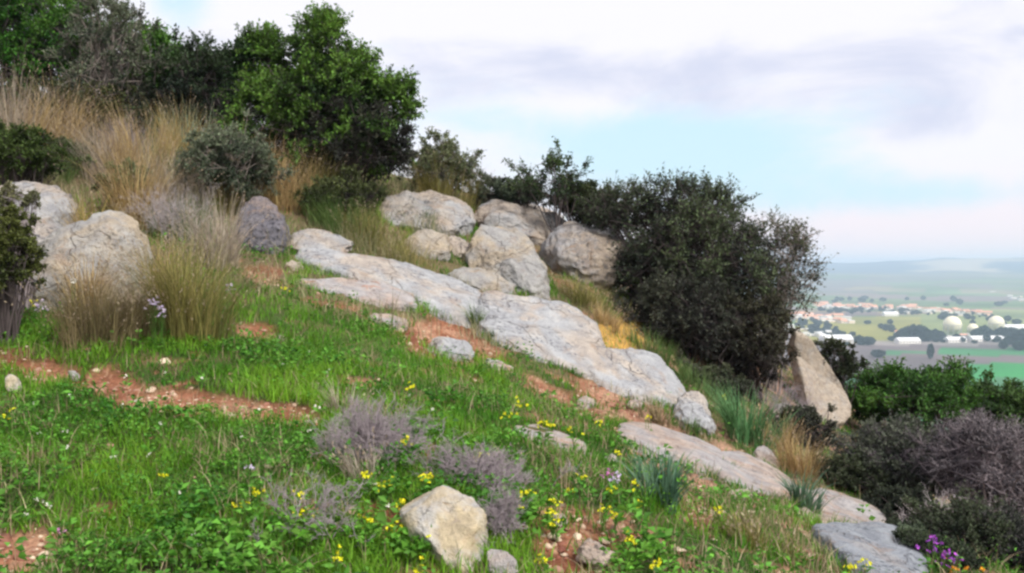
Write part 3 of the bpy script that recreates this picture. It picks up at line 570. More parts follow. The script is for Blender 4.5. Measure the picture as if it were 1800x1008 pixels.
CL = [
 ('tall pinkish dry grass at the far left edge below the green bushes',20,300,130,190,520,PINK,None),
 ('tall tan grass left of the yellow grass, under the green bushes',105,290,110,150,420,TAN,None),
 ('golden dry grass rising behind the gap between the two left boulders',165,372,70,120,420,YEL,8.2),
 ('tall straw coloured grass clump in the middle of the dry thicket',255,330,130,150,520,TAN,None),
 ('upright orange tan grass standing right of the left boulder',238,400,80,150,420,TAN,None),
 ('grey green grass patch below the dark bushes',340,290,150,115,480,SAGE,None),
 ('pinkish dry grass drift in front of the golden grass',300,360,150,110,480,PINK,None),
 ('golden grass plume left of the round sage bush',320,290,70,120,300,YEL,None),
 ('straw grass at the foot of the large green bush',500,370,110,120,420,TAN,None),
 ('yellowish grass clump just left of the long ledge, beneath the green bush',560,360,110,110,380,OLV,None),
 ('pink and tan grass between the sage bush and the dark upright boulder',480,340,80,100,300,TAN,None),
 ('brown green grass clump growing over the rounded left boulder',165,560,120,130,620,BRN,6.0),
 ('broad brown grass clump at the right flank of the left boulder',330,555,130,190,900,OLV,6.35),
 ('narrow tan grass clump behind the broad brown one',385,470,90,130,420,PINK,None),
 ('dull brown grass leaning over the left boulder flank',235,572,70,110,320,BRN,6.2),
 ('green grass clump behind the ledge, below the yellowish grass',600,420,110,80,420,GRN,None),
 ('mixed dry and green grass filling the hollow above the ledge',660,440,120,80,460,OLV,None),
 ('dense green tuft growing on the smooth pale boulder',750,402,100,42,420,GRN,11.8),
 ('dark green grass in the hollow left of the largest rounded boulder',700,470,120,50,420,OLV,None),
 ('dry olive grass bank behind the pale boulders, right of the large green bush',775,350,110,100,460,OLV,13.2),
 ('yellow green grass in front of the large dark thicket',1030,540,110,50,420,OLV,None),
 ('pale straw tuft at the tip of the middle ledge block',1060,570,60,40,240,TAN,None),
 ('green grass fringe behind the lower rounded ledge block',1150,625,120,45,320,GRN,None),
 ('reddish dry grass tuft rising from the lower slab band',1405,840,60,95,260,TAN,None),
 ('thin dry grass left of the leaning stone slab foot',1370,790,80,70,260,TAN,None),
 ('dry brown grass tuft in the thin grass under the ledge tip',1160,745,60,38,200,BRN,None),
 ('olive grass along the foot of the dark thicket',1230,690,120,50,340,GRN,None),
 ('thin pale stalks standing right of the grey dead shrub on the path',600,735,60,70,90,PINK,None),
 ('loose straw stalks in front of the dead shrub',640,850,120,80,120,PINK,None),
 ('straw stalks rising at the bottom right of the meadow',1330,960,150,60,260,OLV,None),
 ('small green tuft growing in the crack between upper and middle ledge blocks',838,578,26,50,120,GRN,None),
 ('little green tuft where the flat grey slab meets the upper ledge',722,540,36,24,110,GRN,None),
 ('tiny tuft on the pitted top of the middle ledge block',992,566,44,16,90,GRN,None),
 ('weedy tuft at the lower edge of the middle ledge block',872,600,30,24,90,GRN,None),
 ('dark grass in front of the small boulder at the ledge tip',1215,765,40,36,120,GRN,None),
 ('orange tan grass at the far left, left of the golden clump',55,300,100,150,420,TAN,None),
 ('pale pink grass drift above the rounded left boulder',195,320,110,120,420,PINK,None),
 ('yellow tan grass in front of the dark bush',430,330,110,110,420,TAN,None),
 ('green and tan grass below the round sage bush',400,380,90,80,360,OLV,None),
 ('dark green grass left of the low pale rock behind the ledge',590,400,90,75,360,GRN,None),
 ('reddish brown grass between the two left hand grass clumps',290,565,60,90,300,BRN,6.3),
 ('sage green grass among the pink drift above the left boulder',180,250,90,80,380,SAGE,None),
 ('fresh green grass left of the round sage bush',285,330,90,90,380,GRN,None),
 ('sage grey grass in front of the large green bush',455,310,100,90,360,SAGE,None),
 ('golden tuft standing in the cleft where the two left boulders meet',150,470,60,120,320,TAN,6.5),
 ('warm straw tuft at the right side of the rounded left boulder',275,500,70,130,380,TAN,7.0),
 ('green weedy clump between the pinkish and the golden grasses',235,250,100,80,380,GRN,None),
 ('sage green grass beneath the dark bush',400,215,110,70,340,SAGE,12.4),
 ('dark green grass under the leftmost tall grass',70,320,130,70,380,GRN,None),
 ('green grass in front of the golden clump, above the left boulder',330,420,90,80,320,GRN,None),
]
for k, (lb, u, v, wp, hp, n, cols, Yc) in enumerate(CL):
    grass_clump(lb, u, v, wp, hp, n, cols[0], cols[1], 100+k, Yc, heads=.0 if cols in (GRN,) else .6)
STRAP = leafmat('strap_leaf', (0.05, 0.17, 0.06), (0.18, 0.33, 0.14), .3); STRAPB = leafmat('strap_leaf_blue', (0.06, 0.14, 0.09), (0.16, 0.27, 0.16), .3)
for k, (lb, u, v, wp, hp, n, mt) in enumerate([
 ('bright green strap leaved tuft at the foot of the dark thicket',1312,778,170,105,300,STRAP),
 ('bluish green strap leaved tuft on the slope left of the lower slabs',1160,890,120,105,200,STRAPB),
 ('dark green strap leaved tuft growing out of the lower slab band',1408,900,80,80,150,STRAPB),
 ('small green strap leaved tuft under the end of the ledge',1200,735,40,30,50,STRAP)]):
    grass_clump(lb, u, v, wp*.55, hp, n, 0, 0, 300+k, None, .0085, 0, (.15, .75), 'strap_leaf_plant', 'leafy plant', 'strap leaved tufts on the slope', mt, 5)

def bush(label, cu, cv, Y, ru, rv, depth, seed, clumps, twigs, nleaf, lsize, dark, light, base=None, name='bush', cat='bush', group=None, bark=None, bare=.0, lw=.5, trans=.3, twl=.22, bumpy=.38, stems=40, top_lit=.3, tr=.0026, spread=.12, lobes=()):
    rng = np.random.RandomState(seed); C = P(cu, cv, Y); Rr = np.array([ru/F*Y, depth, rv/F*Y]); Rr = Rr*np.array([.88, 1, .86]); sc = Rr.mean()
    if base is None: b = np.array([C[0]+Rr[0]*.05, C[1], 0.]); b[2] = H(b[:1], b[1:2])[0]
    else: b = P(*base); b[2] = H(b[:1], b[1:2])[0]
    t = thing(name, label, cat, b, group)
    d = nrm(rng.normal(size=(clumps, 3))); d[:, 2] = np.where(d[:, 2] < -.75, -d[:, 2], d[:, 2])
    bd = 1+bumpy*pn(d*1.9+seed*2.3)+bumpy*.8*pn(d*4.5+seed)
    lobes = [(a_, b_, c_*.86, d_*.84, e_, f_) for a_, b_, c_, d_, e_, f_ in lobes]; rad = bd*rng.uniform(.12, 1, clumps)**.42*np.where(rng.uniform(size=clumps) < .10, rng.uniform(1.08, 1.34, clumps), 1); cp = C+d*Rr*rad[:, None]
    if lobes:
        LC = [P(lu, lv, Y+dy_) for lu, lv, _, _, _, dy_ in lobes]; wts = np.array([1.0]+[l_[4] for l_ in lobes]); wts /= wts.sum(); li = rng.choice(len(wts), clumps, p=wts)
        for q_, l_ in enumerate(lobes):
            mk = li == q_+1; cp[mk] = LC[q_]+d[mk]*np.array([l_[2]/F*Y, (l_[2]+l_[3])/2/F*Y, l_[3]/F*Y])*rad[mk][:, None]
    g = H(cp[:, 0], cp[:, 1]); cp[:, 2] = np.maximum(cp[:, 2], g+.08)
    ctint = np.clip(.30+top_lit*(d[:, 2])+.55*(rad/bd-.75)+.7*pn(cp*1.5+seed)+rng.normal(size=clumps)*.14, 0, 1)  # young tips paler; lit tops and shaded interior also put into the tint
    tw = np.repeat(cp, twigs, 0); ow = nrm(np.repeat(d, twigs, 0)*.8+rng.normal(size=(clumps*twigs, 3))*.75+np.array([0, 0, .35])); ln = twl*sc*rng.uniform(.45, 1.3, len(tw))
    n2 = len(tw); mid = tw+ow*ln[:, None]*.5+rng.normal(size=(n2, 3))*ln[:, None]*.06; end = tw+ow*ln[:, None]
    Q = np.stack([tw, mid, end], 1); r0 = tr*(1+.04*Y)
    parts = [tubes(Q, np.tile([[r0, r0*.7, r0*.3]], (n2, 1)))]
    k = min(stems, clumps); idx = rng.choice(clumps, k, replace=False); st = []
    e = cp[idx]; bb = np.repeat(b[None], k, 0); bb[:, :2] += rng.normal(size=(k, 2))*spread*sc+(e[:, :2]-b[:2])*spread*1.6; bb[:, 2] = H(bb[:, 0], bb[:, 1])-.04
    c1 = bb*.65+e*.35+np.array([0, 0, .2])*np.linalg.norm(e-bb, axis=1)[:, None]+rng.normal(size=(k, 3))*.07*sc
    ts = np.linspace(0, 1, 9)[None, :, None]; Q = (1-ts)**2*bb[:, None]+2*ts*(1-ts)*c1[:, None]+ts**2*e[:, None]
    Q = Q+np.stack([pn(Q.reshape(-1, 3)*5+a*9).reshape(k, 9) for a in range(3)], -1)*.05*sc*np.sin(ts*math.pi)
    br = (.016*sc+.006)*rng.uniform(.5, 1.3, k); parts.append(tubes(Q, br[:, None]*np.linspace(1, .22, 9)[None], 5))
    # side shoots tie every clump to a stem
    j = rng.randint(0, k, clumps); s0 = Q[j, rng.randint(4, 9, clumps)]; m0 = (s0+cp)/2+rng.normal(size=(clumps, 3))*.04*sc
    parts.append(tubes(np.stack([s0, m0, cp], 1), np.tile([[.006*sc+.002, .004*sc+.002, .002*sc+.001]], (clumps, 1))))
    V, Fc, A = join(parts); obj('branches', V, Fc, bark or M_bark, t)
    keep = np.repeat(rng.uniform(size=clumps) > bare, twigs)
    ti = np.repeat(np.where(keep)[0], nleaf); nl = len(ti); tt = rng.uniform(.1, 1.02, nl)
    pos = tw[ti]+(end[ti]-tw[ti])*tt[:, None]+rng.normal(size=(nl, 3))*.012*sc; ld = nrm(ow[ti]*.5+rng.normal(size=(nl, 3))*.7+np.array([0, 0, .1]))
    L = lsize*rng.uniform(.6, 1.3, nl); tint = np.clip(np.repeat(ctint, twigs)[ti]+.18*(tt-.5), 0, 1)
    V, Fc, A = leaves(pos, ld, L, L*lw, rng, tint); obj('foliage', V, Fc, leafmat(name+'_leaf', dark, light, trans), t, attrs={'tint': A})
    return t
DG = ((0.018, 0.045, 0.012), (0.10, 0.20, 0.03)); DO = ((0.022, 0.032, 0.016), (0.085, 0.105, 0.035)); GG = ((0.05, 0.07, 0.05), (0.17, 0.20, 0.12))
BG = ((0.02, 0.09, 0.012), (0.10, 0.30, 0.03)); VG = ((0.025, 0.10, 0.015), (0.14, 0.30, 0.03)); PG = ((0.045, 0.04, 0.055), (0.13, 0.115, 0.13))
# bushes on the upper hillside
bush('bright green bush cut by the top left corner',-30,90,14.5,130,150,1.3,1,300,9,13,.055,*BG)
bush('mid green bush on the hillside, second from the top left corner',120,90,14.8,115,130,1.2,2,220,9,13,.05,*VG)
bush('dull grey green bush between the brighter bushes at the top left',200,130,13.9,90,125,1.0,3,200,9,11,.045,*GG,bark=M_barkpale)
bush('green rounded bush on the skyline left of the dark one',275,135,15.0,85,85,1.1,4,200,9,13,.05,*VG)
bush('dark bush joining the large green bush on its left',365,180,14.4,105,100,1.1,5,240,9,12,.05,(0.012,0.022,0.016),(0.05,0.085,0.03))
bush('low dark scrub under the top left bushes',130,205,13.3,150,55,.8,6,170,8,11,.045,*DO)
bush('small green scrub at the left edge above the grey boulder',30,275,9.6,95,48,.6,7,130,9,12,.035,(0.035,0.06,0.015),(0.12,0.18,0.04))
bush('deep green scrub filling the gap behind the dark bush',320,175,15.2,110,80,.8,35,230,9,13,.05,(0.014,0.035,0.016),(0.075,0.14,0.035))
bush('large bushy green shrub with lit leafy shoots, standing over the pale boulders',575,210,12.3,140,110,1.1,8,560,10,15,.05,(0.010,0.030,0.010),(0.15,0.28,0.04),twl=.24,stems=70,bumpy=.45,top_lit=.35,trans=.25,lobes=[(455,110,62,52,.3,.2),(565,85,58,62,.32,-.1),(630,150,58,56,.2,-.1),(695,185,48,48,.16,0),(470,210,70,90,.25,-.1),(650,280,75,45,.2,0)])
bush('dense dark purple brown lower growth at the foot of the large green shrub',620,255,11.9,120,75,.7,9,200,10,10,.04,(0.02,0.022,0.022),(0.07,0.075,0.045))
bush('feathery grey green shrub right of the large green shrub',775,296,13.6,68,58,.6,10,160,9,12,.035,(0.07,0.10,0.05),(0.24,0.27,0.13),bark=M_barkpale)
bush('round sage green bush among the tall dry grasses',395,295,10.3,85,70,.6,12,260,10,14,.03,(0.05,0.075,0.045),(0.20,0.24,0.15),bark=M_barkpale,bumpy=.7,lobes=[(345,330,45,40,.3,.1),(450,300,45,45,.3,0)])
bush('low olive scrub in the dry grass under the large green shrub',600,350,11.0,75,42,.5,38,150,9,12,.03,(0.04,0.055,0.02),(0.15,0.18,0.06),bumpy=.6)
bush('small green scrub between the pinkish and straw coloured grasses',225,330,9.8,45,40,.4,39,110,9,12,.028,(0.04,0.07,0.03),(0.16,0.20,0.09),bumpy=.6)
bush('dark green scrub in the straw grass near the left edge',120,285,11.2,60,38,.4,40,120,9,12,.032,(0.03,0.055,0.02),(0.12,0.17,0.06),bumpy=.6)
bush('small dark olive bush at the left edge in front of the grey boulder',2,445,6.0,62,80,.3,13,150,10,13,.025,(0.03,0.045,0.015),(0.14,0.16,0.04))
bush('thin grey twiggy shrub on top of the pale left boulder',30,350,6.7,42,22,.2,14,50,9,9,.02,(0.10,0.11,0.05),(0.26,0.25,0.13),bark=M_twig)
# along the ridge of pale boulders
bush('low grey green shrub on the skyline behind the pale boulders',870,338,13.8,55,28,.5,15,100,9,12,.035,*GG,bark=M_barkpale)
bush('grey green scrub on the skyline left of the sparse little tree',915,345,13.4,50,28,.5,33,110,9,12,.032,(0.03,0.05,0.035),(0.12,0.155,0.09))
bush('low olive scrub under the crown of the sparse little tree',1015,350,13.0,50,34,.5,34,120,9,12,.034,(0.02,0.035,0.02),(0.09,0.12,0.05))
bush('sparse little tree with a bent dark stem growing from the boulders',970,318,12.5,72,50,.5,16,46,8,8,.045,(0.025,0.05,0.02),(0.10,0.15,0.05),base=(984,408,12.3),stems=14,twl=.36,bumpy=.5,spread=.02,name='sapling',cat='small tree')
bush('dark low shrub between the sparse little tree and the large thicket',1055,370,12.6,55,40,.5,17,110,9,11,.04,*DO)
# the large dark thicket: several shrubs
bush('large dark olive thicket right of the boulders',1218,460,11.6,136,98,1.0,18,520,10,10,.04,(0.018,0.026,0.022),(0.12,0.16,0.07),bare=.08,twl=.30,stems=80,bumpy=.4,top_lit=.2,trans=.2,tr=.0026,lobes=[(1100,375,75,50,.27,.2),(1180,362,80,44,.24,0),(1262,366,42,38,.12,.1),(1305,455,40,62,.14,0),(1140,500,62,60,.16,-.2),(1320,540,66,80,.2,-.1)])
bush('dark lower shrub inside the large thicket',1200,560,11.0,115,85,.8,19,280,10,11,.035,(0.018,0.020,0.022),(0.08,0.09,0.06),trans=.2)
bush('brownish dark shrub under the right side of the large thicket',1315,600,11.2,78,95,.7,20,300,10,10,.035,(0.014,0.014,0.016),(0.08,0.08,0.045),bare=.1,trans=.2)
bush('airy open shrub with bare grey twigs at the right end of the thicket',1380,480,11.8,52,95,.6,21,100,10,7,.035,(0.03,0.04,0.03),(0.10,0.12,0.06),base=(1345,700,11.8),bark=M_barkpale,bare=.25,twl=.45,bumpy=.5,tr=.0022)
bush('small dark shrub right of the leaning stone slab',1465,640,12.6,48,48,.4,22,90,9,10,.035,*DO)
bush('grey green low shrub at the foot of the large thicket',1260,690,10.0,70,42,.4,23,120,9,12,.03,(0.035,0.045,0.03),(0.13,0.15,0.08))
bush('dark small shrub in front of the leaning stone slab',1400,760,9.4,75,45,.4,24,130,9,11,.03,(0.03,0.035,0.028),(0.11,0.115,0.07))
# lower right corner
bush('bright leafy green bush below the valley view',1610,710,12.8,135,62,.9,25,270,10,14,.05,(0.014,0.05,0.012),(0.085,0.20,0.03),top_lit=.3,bumpy=.5,twl=.28)
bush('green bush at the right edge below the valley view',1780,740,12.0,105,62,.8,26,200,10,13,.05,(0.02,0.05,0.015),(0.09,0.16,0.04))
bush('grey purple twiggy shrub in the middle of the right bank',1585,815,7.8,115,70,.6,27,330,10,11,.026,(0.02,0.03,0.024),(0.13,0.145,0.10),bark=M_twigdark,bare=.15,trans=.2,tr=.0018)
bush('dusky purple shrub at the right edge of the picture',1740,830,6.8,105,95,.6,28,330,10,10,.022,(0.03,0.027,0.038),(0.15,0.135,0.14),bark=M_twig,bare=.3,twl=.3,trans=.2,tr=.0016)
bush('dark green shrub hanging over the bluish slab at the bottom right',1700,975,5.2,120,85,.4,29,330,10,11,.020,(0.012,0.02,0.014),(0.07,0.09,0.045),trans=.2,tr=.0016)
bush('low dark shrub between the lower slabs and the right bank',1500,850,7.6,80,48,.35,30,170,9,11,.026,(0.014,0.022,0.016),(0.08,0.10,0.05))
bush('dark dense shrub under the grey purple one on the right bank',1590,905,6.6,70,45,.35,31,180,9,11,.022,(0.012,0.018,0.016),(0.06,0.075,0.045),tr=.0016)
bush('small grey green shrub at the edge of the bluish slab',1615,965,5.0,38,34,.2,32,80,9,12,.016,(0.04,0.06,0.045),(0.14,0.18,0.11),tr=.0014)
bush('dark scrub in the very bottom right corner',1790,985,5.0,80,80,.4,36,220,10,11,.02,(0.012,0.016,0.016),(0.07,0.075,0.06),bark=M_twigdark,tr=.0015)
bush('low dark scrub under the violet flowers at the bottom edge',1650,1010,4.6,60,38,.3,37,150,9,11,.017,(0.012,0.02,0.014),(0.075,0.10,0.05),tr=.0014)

def dead_shrub(label, u, v, wpx, hpx, seed, n=60, mat=None, Y=None, lean=(0, 0), rad=.0014):
    rng = np.random.RandomState(seed); c = ground_at(u, v) if Y is None else P(u, v, Y); c[2] = H(c[:1], c[1:2])[0]
    h = hpx/F*c[1]; sp = wpx/F*c[1]*.5; t = thing('dead_shrub', label, 'dead shrub', c, 'dead twiggy shrubs'); parts = []
    b = c+np.concatenate([rng.normal(size=(n, 2))*sp*.35, np.zeros((n, 1))], 1); b[:, 2] = H(b[:, 0], b[:, 1])-.01
    d = nrm(np.concatenate([rng.normal(size=(n, 2))*.65*(sp/h)+np.array(lean), rng.uniform(.5, 1.1, (n, 1))], 1)); L = h*rng.uniform(.4, .8, n); r = rad*1.6
    for lv in range(4):
        e = b+d*L[:, None]; m = (b+e)/2+rng.normal(size=b.shape)*L[:, None]*.08
        parts.append(tubes(np.stack([b, m, e], 1), np.tile([[r, r*.85, r*.6]], (len(b), 1))))
        k = 4; f = rng.uniform(.35, 1, (len(b)*k, 1)); bi = np.repeat(np.arange(len(b)), k); nb = b[bi]*(1-f)+e[bi]*f
        d = nrm(d[bi]+rng.normal(size=(len(bi), 3))*.55); L = L[bi]*rng.uniform(.35, .62, len(bi)); b = nb; r *= .66
        if len(b) > 16000: break
    V, Fc, A = join(parts); o = obj('twigs', V, Fc, mat or M_twig, t); return t
dead_shrub('lilac grey dead shrub on the path, left one of the two near ones',650,805,190,100,1,120)
dead_shrub('lilac grey dead shrub curling over the cream angular rock',845,850,170,75,2,120)
dead_shrub('dry twigs hanging down the right side of the cream angular rock',885,950,60,100,3,36)
dead_shrub('pale grey dead shrub inside the tall dry grass',300,420,110,90,4,60,M_twigpale)
dead_shrub('grey dead shrub between the golden grasses above the left boulder',215,290,120,80,5,60,M_twig)
dead_shrub('pale bare branched shrub standing out of the purple shrubs at the right',1660,870,110,120,6,16,M_twigpale,6.2,(0,0),.0022)
dead_shrub('bare grey twigs at the left edge below the olive bush',50,535,90,75,7,50)
dead_shrub('bare twigs at the right foot of the large thicket',1390,740,100,110,8,36,M_twig,10)
dead_shrub('pale bare shrub at the right edge of the picture',1775,860,90,120,9,14,M_twigpale,5.9,(0,0),.0022)
dead_shrub('tangle of dry stems low in front of the weeds, bottom centre',560,940,230,110,10,22,M_twig)
dead_shrub('bare twigs over the dark top left scrub',180,215,90,70,11,30,M_barkpale)

# ------------------------------------------------------------------ wild flowers
def petals_mat(name, c, c2=None):
    return leafmat(name, c, c2 or tuple(min(1, x*1.15) for x in c), .3, .2, .5)
FY = petals_mat('petal_yellow', (0.72, 0.68, 0.01), (0.85, 0.80, 0.03)); FP = petals_mat('petal_purple', (0.28, 0.05, 0.42), (0.50, 0.12, 0.62)); FL = petals_mat('petal_lilac', (0.50, 0.38, 0.62), (0.75, 0.66, 0.82)); FK = petals_mat('petal_pink', (0.55, 0.12, 0.40), (0.75, 0.40, 0.65)); FW = petals_mat('petal_white', (0.7, 0.68, 0.6), (0.85, 0.82, 0.75))
STEM = leafmat('flower_stem', (0.05, 0.14, 0.02), (0.14, 0.26, 0.05), .2)
def flower(label, u, v, seed, mat, heads=7, size=.008, spread=.018, h=.12, group=None, Y=None, name='wildflower'):
    rng = np.random.RandomState(seed); px_h = h*F/3.6
    Yh = (hit(u, min(v+h*F/5, 1090))[0] if Y is None else Y); head = P(u, v, Yh); g = H(head[:1], head[1:2])[0]; head[2] = max(head[2], g+.04)
    base = np.array([head[0], head[1], g]); t = thing(name, label, 'flower', base, group); k = heads
    hp = head+rng.normal(size=(k, 3))*spread*np.array([1, 1, .8]); hp[:, 2] = np.maximum(hp[:, 2], g+.02)
    st = np.repeat(base[None], k, 0)+rng.normal(size=(k, 3))*np.array([.008, .008, 0]); md = (st+hp)/2+rng.normal(size=(k, 3))*.008
    V, Fc, A = tubes(np.stack([st, md, hp], 1), np.tile([[.0016, .0013, .001]], (k, 1))); obj('stem', V, Fc, STEM, t, attrs={'tint': A+.4})
    a = np.tile(np.arange(4)*math.pi/2, k)+np.repeat(rng.uniform(0, 6, k), 4); n3 = np.repeat(nrm(rng.normal(size=(k, 3))*.5+np.array([0, -.5, .8])), 4, 0)
    s1 = nrm(np.cross(n3, [1., .1, 0])); s2 = np.cross(n3, s1); d = nrm(s1*np.cos(a)[:, None]+s2*np.sin(a)[:, None]+n3*.25)
    V, Fc, A = leaves(np.repeat(hp, 4, 0), d, size*1.25, size*1.15, rng, rng.uniform(0, 1, 4*k), .08); obj('petals', V, Fc, mat, t, attrs={'tint': A})
    m = 5; lp = base+np.stack([np.zeros(m), np.zeros(m), rng.uniform(.01, .07, m)], 1); ld = nrm(np.concatenate([rng.normal(size=(m, 2)), rng.uniform(.1, .7, (m, 1))], 1))
    V, Fc, A = leaves(lp, ld, .05, .02, rng, np.full(m, .5)); obj('leaf', V, Fc, MW, t, attrs={'tint': A})
GA = 'yellow wildflowers around the cream rock'; GB = 'yellow wildflowers on the lower slope'; GC = 'yellow wildflowers in the left meadow'
YF = [(714,778,12,'brightest yellow flower cluster above the dead grey shrub'),(748,842,12,'yellow flower cluster touching the top of the cream rock'),(645,838,8,'yellow flower left of the cream rock, beside the dead shrub'),(705,886,8,'yellow flower at the left corner of the cream rock'),(720,682,8,'tall yellow flower alone on the mid slope'),(672,852,5,0),(688,850,5,0),(452,866,9,1),(527,870,8,1),(532,904,9,1),(427,888,7,1),(648,918,7,0),(690,926,8,0),(752,942,7,0),(590,976,6,0),(840,803,6,0),(288,838,5,1),(740,1000,7,0),(838,805,5,0),(930,870,8,2),(918,878,6,2),(975,880,7,2),(912,896,6,2),(970,905,7,2),(978,915,6,2),(1062,898,7,2),(1083,902,6,2),(1110,950,9,2),(1155,992,10,2),(955,985,7,2),(913,714,6,2),(955,748,7,2),(1260,895,6,2),(1115,852,6,2),(1495,1000,9,2),(1520,990,8,2),(1075,858,6,2),(1120,885,5,2),(1270,700,5,2),(960,745,5,2),(60,532,6,1),(8,520,7,1),(138,532,5,1),(505,510,6,1),(15,725,5,1),(890,730,5,2),(1140,735,5,2),(1060,742,5,2),(1010,755,4,2),(1025,840,5,2),(1000,860,5,2),(1085,800,4,2)]
for k, (u, v, n, lb) in enumerate(YF):
    g = None if isinstance(lb, str) else (GA, GC, GB)[lb]; l = lb if isinstance(lb, str) else ('small yellow wildflower in the weeds near the cream rock', 'small yellow wildflower in the green meadow at the left', 'small yellow wildflower on the lower right slope')[lb]
    flower(l, u, v, 500+k, FY, n, .008*(1 if v > 800 else 1.2), .014 if v > 760 else .02, .12, g)
OF = [(268,535,14,FL,'lilac flower cluster at the foot of the rounded left boulder',.03,6.0),(285,545,10,FL,'second lilac cluster beside the brown grass clump',.025,6.0),(75,540,9,FL,'white lilac flower cluster under the twigs at the left edge',.03,5.9),(402,510,9,FL,'pale flower cluster right of the broad brown grass',.04,7.0),(1072,832,9,FK,'pink flower spike in the grass left of the strap leaved tuft',.018,None),(1085,842,7,FL,'lighter pink flower beside the pink spike',.016,None),(1655,968,9,FP,'violet flower cluster in the dark shrub at the bottom right',.03,4.25),(1672,985,8,FP,'lower violet flower cluster in the dark shrub',.035,4.25),(1640,948,7,FP,'upper violet flower in the dark shrub at the bottom right',.015,4.25),(128,492,4,FW,'tiny white flower in front of the rounded left boulder',.015,6.0),(438,822,3,FL,'tiny pale lilac flower in the green weeds',.008,None),(104,932,3,FK,'tiny pink flower on the bare soil at the lower left',.008,None),(1690,1000,9,petals_mat('petal_orange',(0.75,0.30,0.02)),'orange flower under the violet cluster at the bottom right',.04,4.2)]
for k, (u, v, n, mt, lb, sp, Yf) in enumerate(OF): flower(lb, u, v, 700+k, mt, n, .012 if Yf else .009, sp, .15, None, Yf)
GD = 'tiny white flowers dotted over the green meadow'; rng = np.random.RandomState(77)
for k in range(34):
    u = rng.uniform(20, 760); v = rng.uniform(600, 970); flower('tiny white flower dot in the green meadow', u, v, 800+k, FW, 2, .008, .006, .07, GD, name='daisy')

# ------------------------------------------------------------------ the valley
def on_valley(u, v): 
    Y = F*(EYE-VAL)/(v-VH)
    for _ in range(4):
        x = (u-U0)/F*Y; z = float(H(np.array([x]), np.array([Y]))[0]); Y = F*(EYE-z)/(v-VH)
    return np.array([(u-U0)/F*Y, Y, z])
def copy_tree(root, loc, rz, sc=1.0, label=None, group=None):
    r = root.copy(); SC.collection.objects.link(r); r.location = tuple(map(float, loc)); r.rotation_euler = (0, 0, rz); r.scale = (sc,)*3 if np.isscalar(sc) else sc
    if label: r['label'] = label
    if group: r['group'] = group
    for ch in list(root.children):
        c = ch.copy(); SC.collection.objects.link(c); c.parent = r
    return r
def boxv(x0, x1, y0, y1, z0, z1):
    V = np.array([(x, y, z) for z in (z0, z1) for x, y in ((x0, y0), (x1, y0), (x1, y1), (x0, y1))], float)
    return V, np.array([(0, 3, 2, 1), (4, 5, 6, 7), (0, 1, 5, 4), (1, 2, 6, 5), (2, 3, 7, 6), (3, 0, 4, 7)])
M_wallw = simple('plaster_white', (0.78, 0.74, 0.68), .8, .08, .3); M_wallc = simple('plaster_cream', (0.72, 0.60, 0.46), .8, .08, .3)
M_roofo = simple('roof_orange', (0.66, 0.34, 0.22), .8, .15, .5); M_roofw = simple('roof_white', (0.80, 0.80, 0.80), .6, .06, .2); M_win = simple('window_glass', (0.05, 0.06, 0.08), .2, .1, 1)
def house(loc, wall, roofm, w_, d_, h_, rz, label, group, flat=False, cat='house', name='house'):
    t = thing(name, label, cat, (0, 0, 0), group)
    Vw, Fw = boxv(-w_/2, w_/2, -d_/2, d_/2, -3, h_)
    if flat: V, Fq = boxv(-w_/2-.3, w_/2+.3, -d_/2-.3, d_/2+.3, h_+.003, h_+.6); obj('roof', V, [Fq], roofm, t, smooth=False)
    else:
        a, b, rg = w_/2+.5, d_/2+.5, h_+d_*.28
        V = np.array([(-a, -b, h_+.003), (a, -b, h_+.003), (a, b, h_+.003), (-a, b, h_+.003), (-a, 0, rg), (a, 0, rg)]); obj('roof', V, [np.array([(0, 1, 5, 4), (2, 3, 4, 5), (0, 3, 2, 1)]), np.array([(0, 4, 3), (1, 2, 5)])], roofm, t, smooth=False)
    k = max(2, int(w_/4)); Vs, Fs, o = [Vw], [Fw], 8
    for i in range(k):
        for fl in range(max(1, int(h_/3))):
            cx = -w_/2+(i+.5)*w_/k
            for sgn in (-1, 1):
                y0, y1 = sorted((sgn*(d_/2-.1), sgn*(d_/2+.04))); V, Fq = boxv(cx-.6, cx+.6, y0, y1, 1+fl*3, 2.3+fl*3); Vs.append(V); Fs.append(Fq+o); o += 8
    obj('wall', np.vstack(Vs), [np.vstack(Fs)], [wall, M_win], t, smooth=False, midx=[0]*6+[1]*(sum(map(len, Fs))-6))
    t.location = tuple(map(float, loc)); t.rotation_euler = (0, 0, rz); return t
rng = np.random.RandomState(9); protos = []
def place_houses(n, u0, u1, va, vb, jit, label, group, kinds):
    for i in range(n):
        u = rng.uniform(u0, u1); v = va+(vb-va)*(u-u0)/(u1-u0)+rng.uniform(-jit, jit); loc = on_valley(u, v); k = rng.choice(kinds)
        copy_tree(protos[k], loc, rng.uniform(-.6, .6)+(1.57 if rng.uniform() < .3 else 0), rng.uniform(.55, 1.1)*(.75 if va > 570 else 1), label, group)
g1 = 'houses of the far village row'; l1 = 'small orange roofed house in the far village row'
specs = [(M_wallw, M_roofo, 15, 10, 5.5, False), (M_wallc, M_roofo, 18, 11, 6, False), (M_wallw, M_roofw, 20, 13, 6.5, True), (M_wallc, M_roofw, 26, 12, 5, True)]
for i, (wl, rf, a, b, c_, fl) in enumerate(specs): protos.append(house(on_valley(1480+i*55, 541+i*1.2), wl, rf, a, b, c_, .2*i, l1 if i < 2 else 'small white flat roofed house in the far village row', g1, fl))
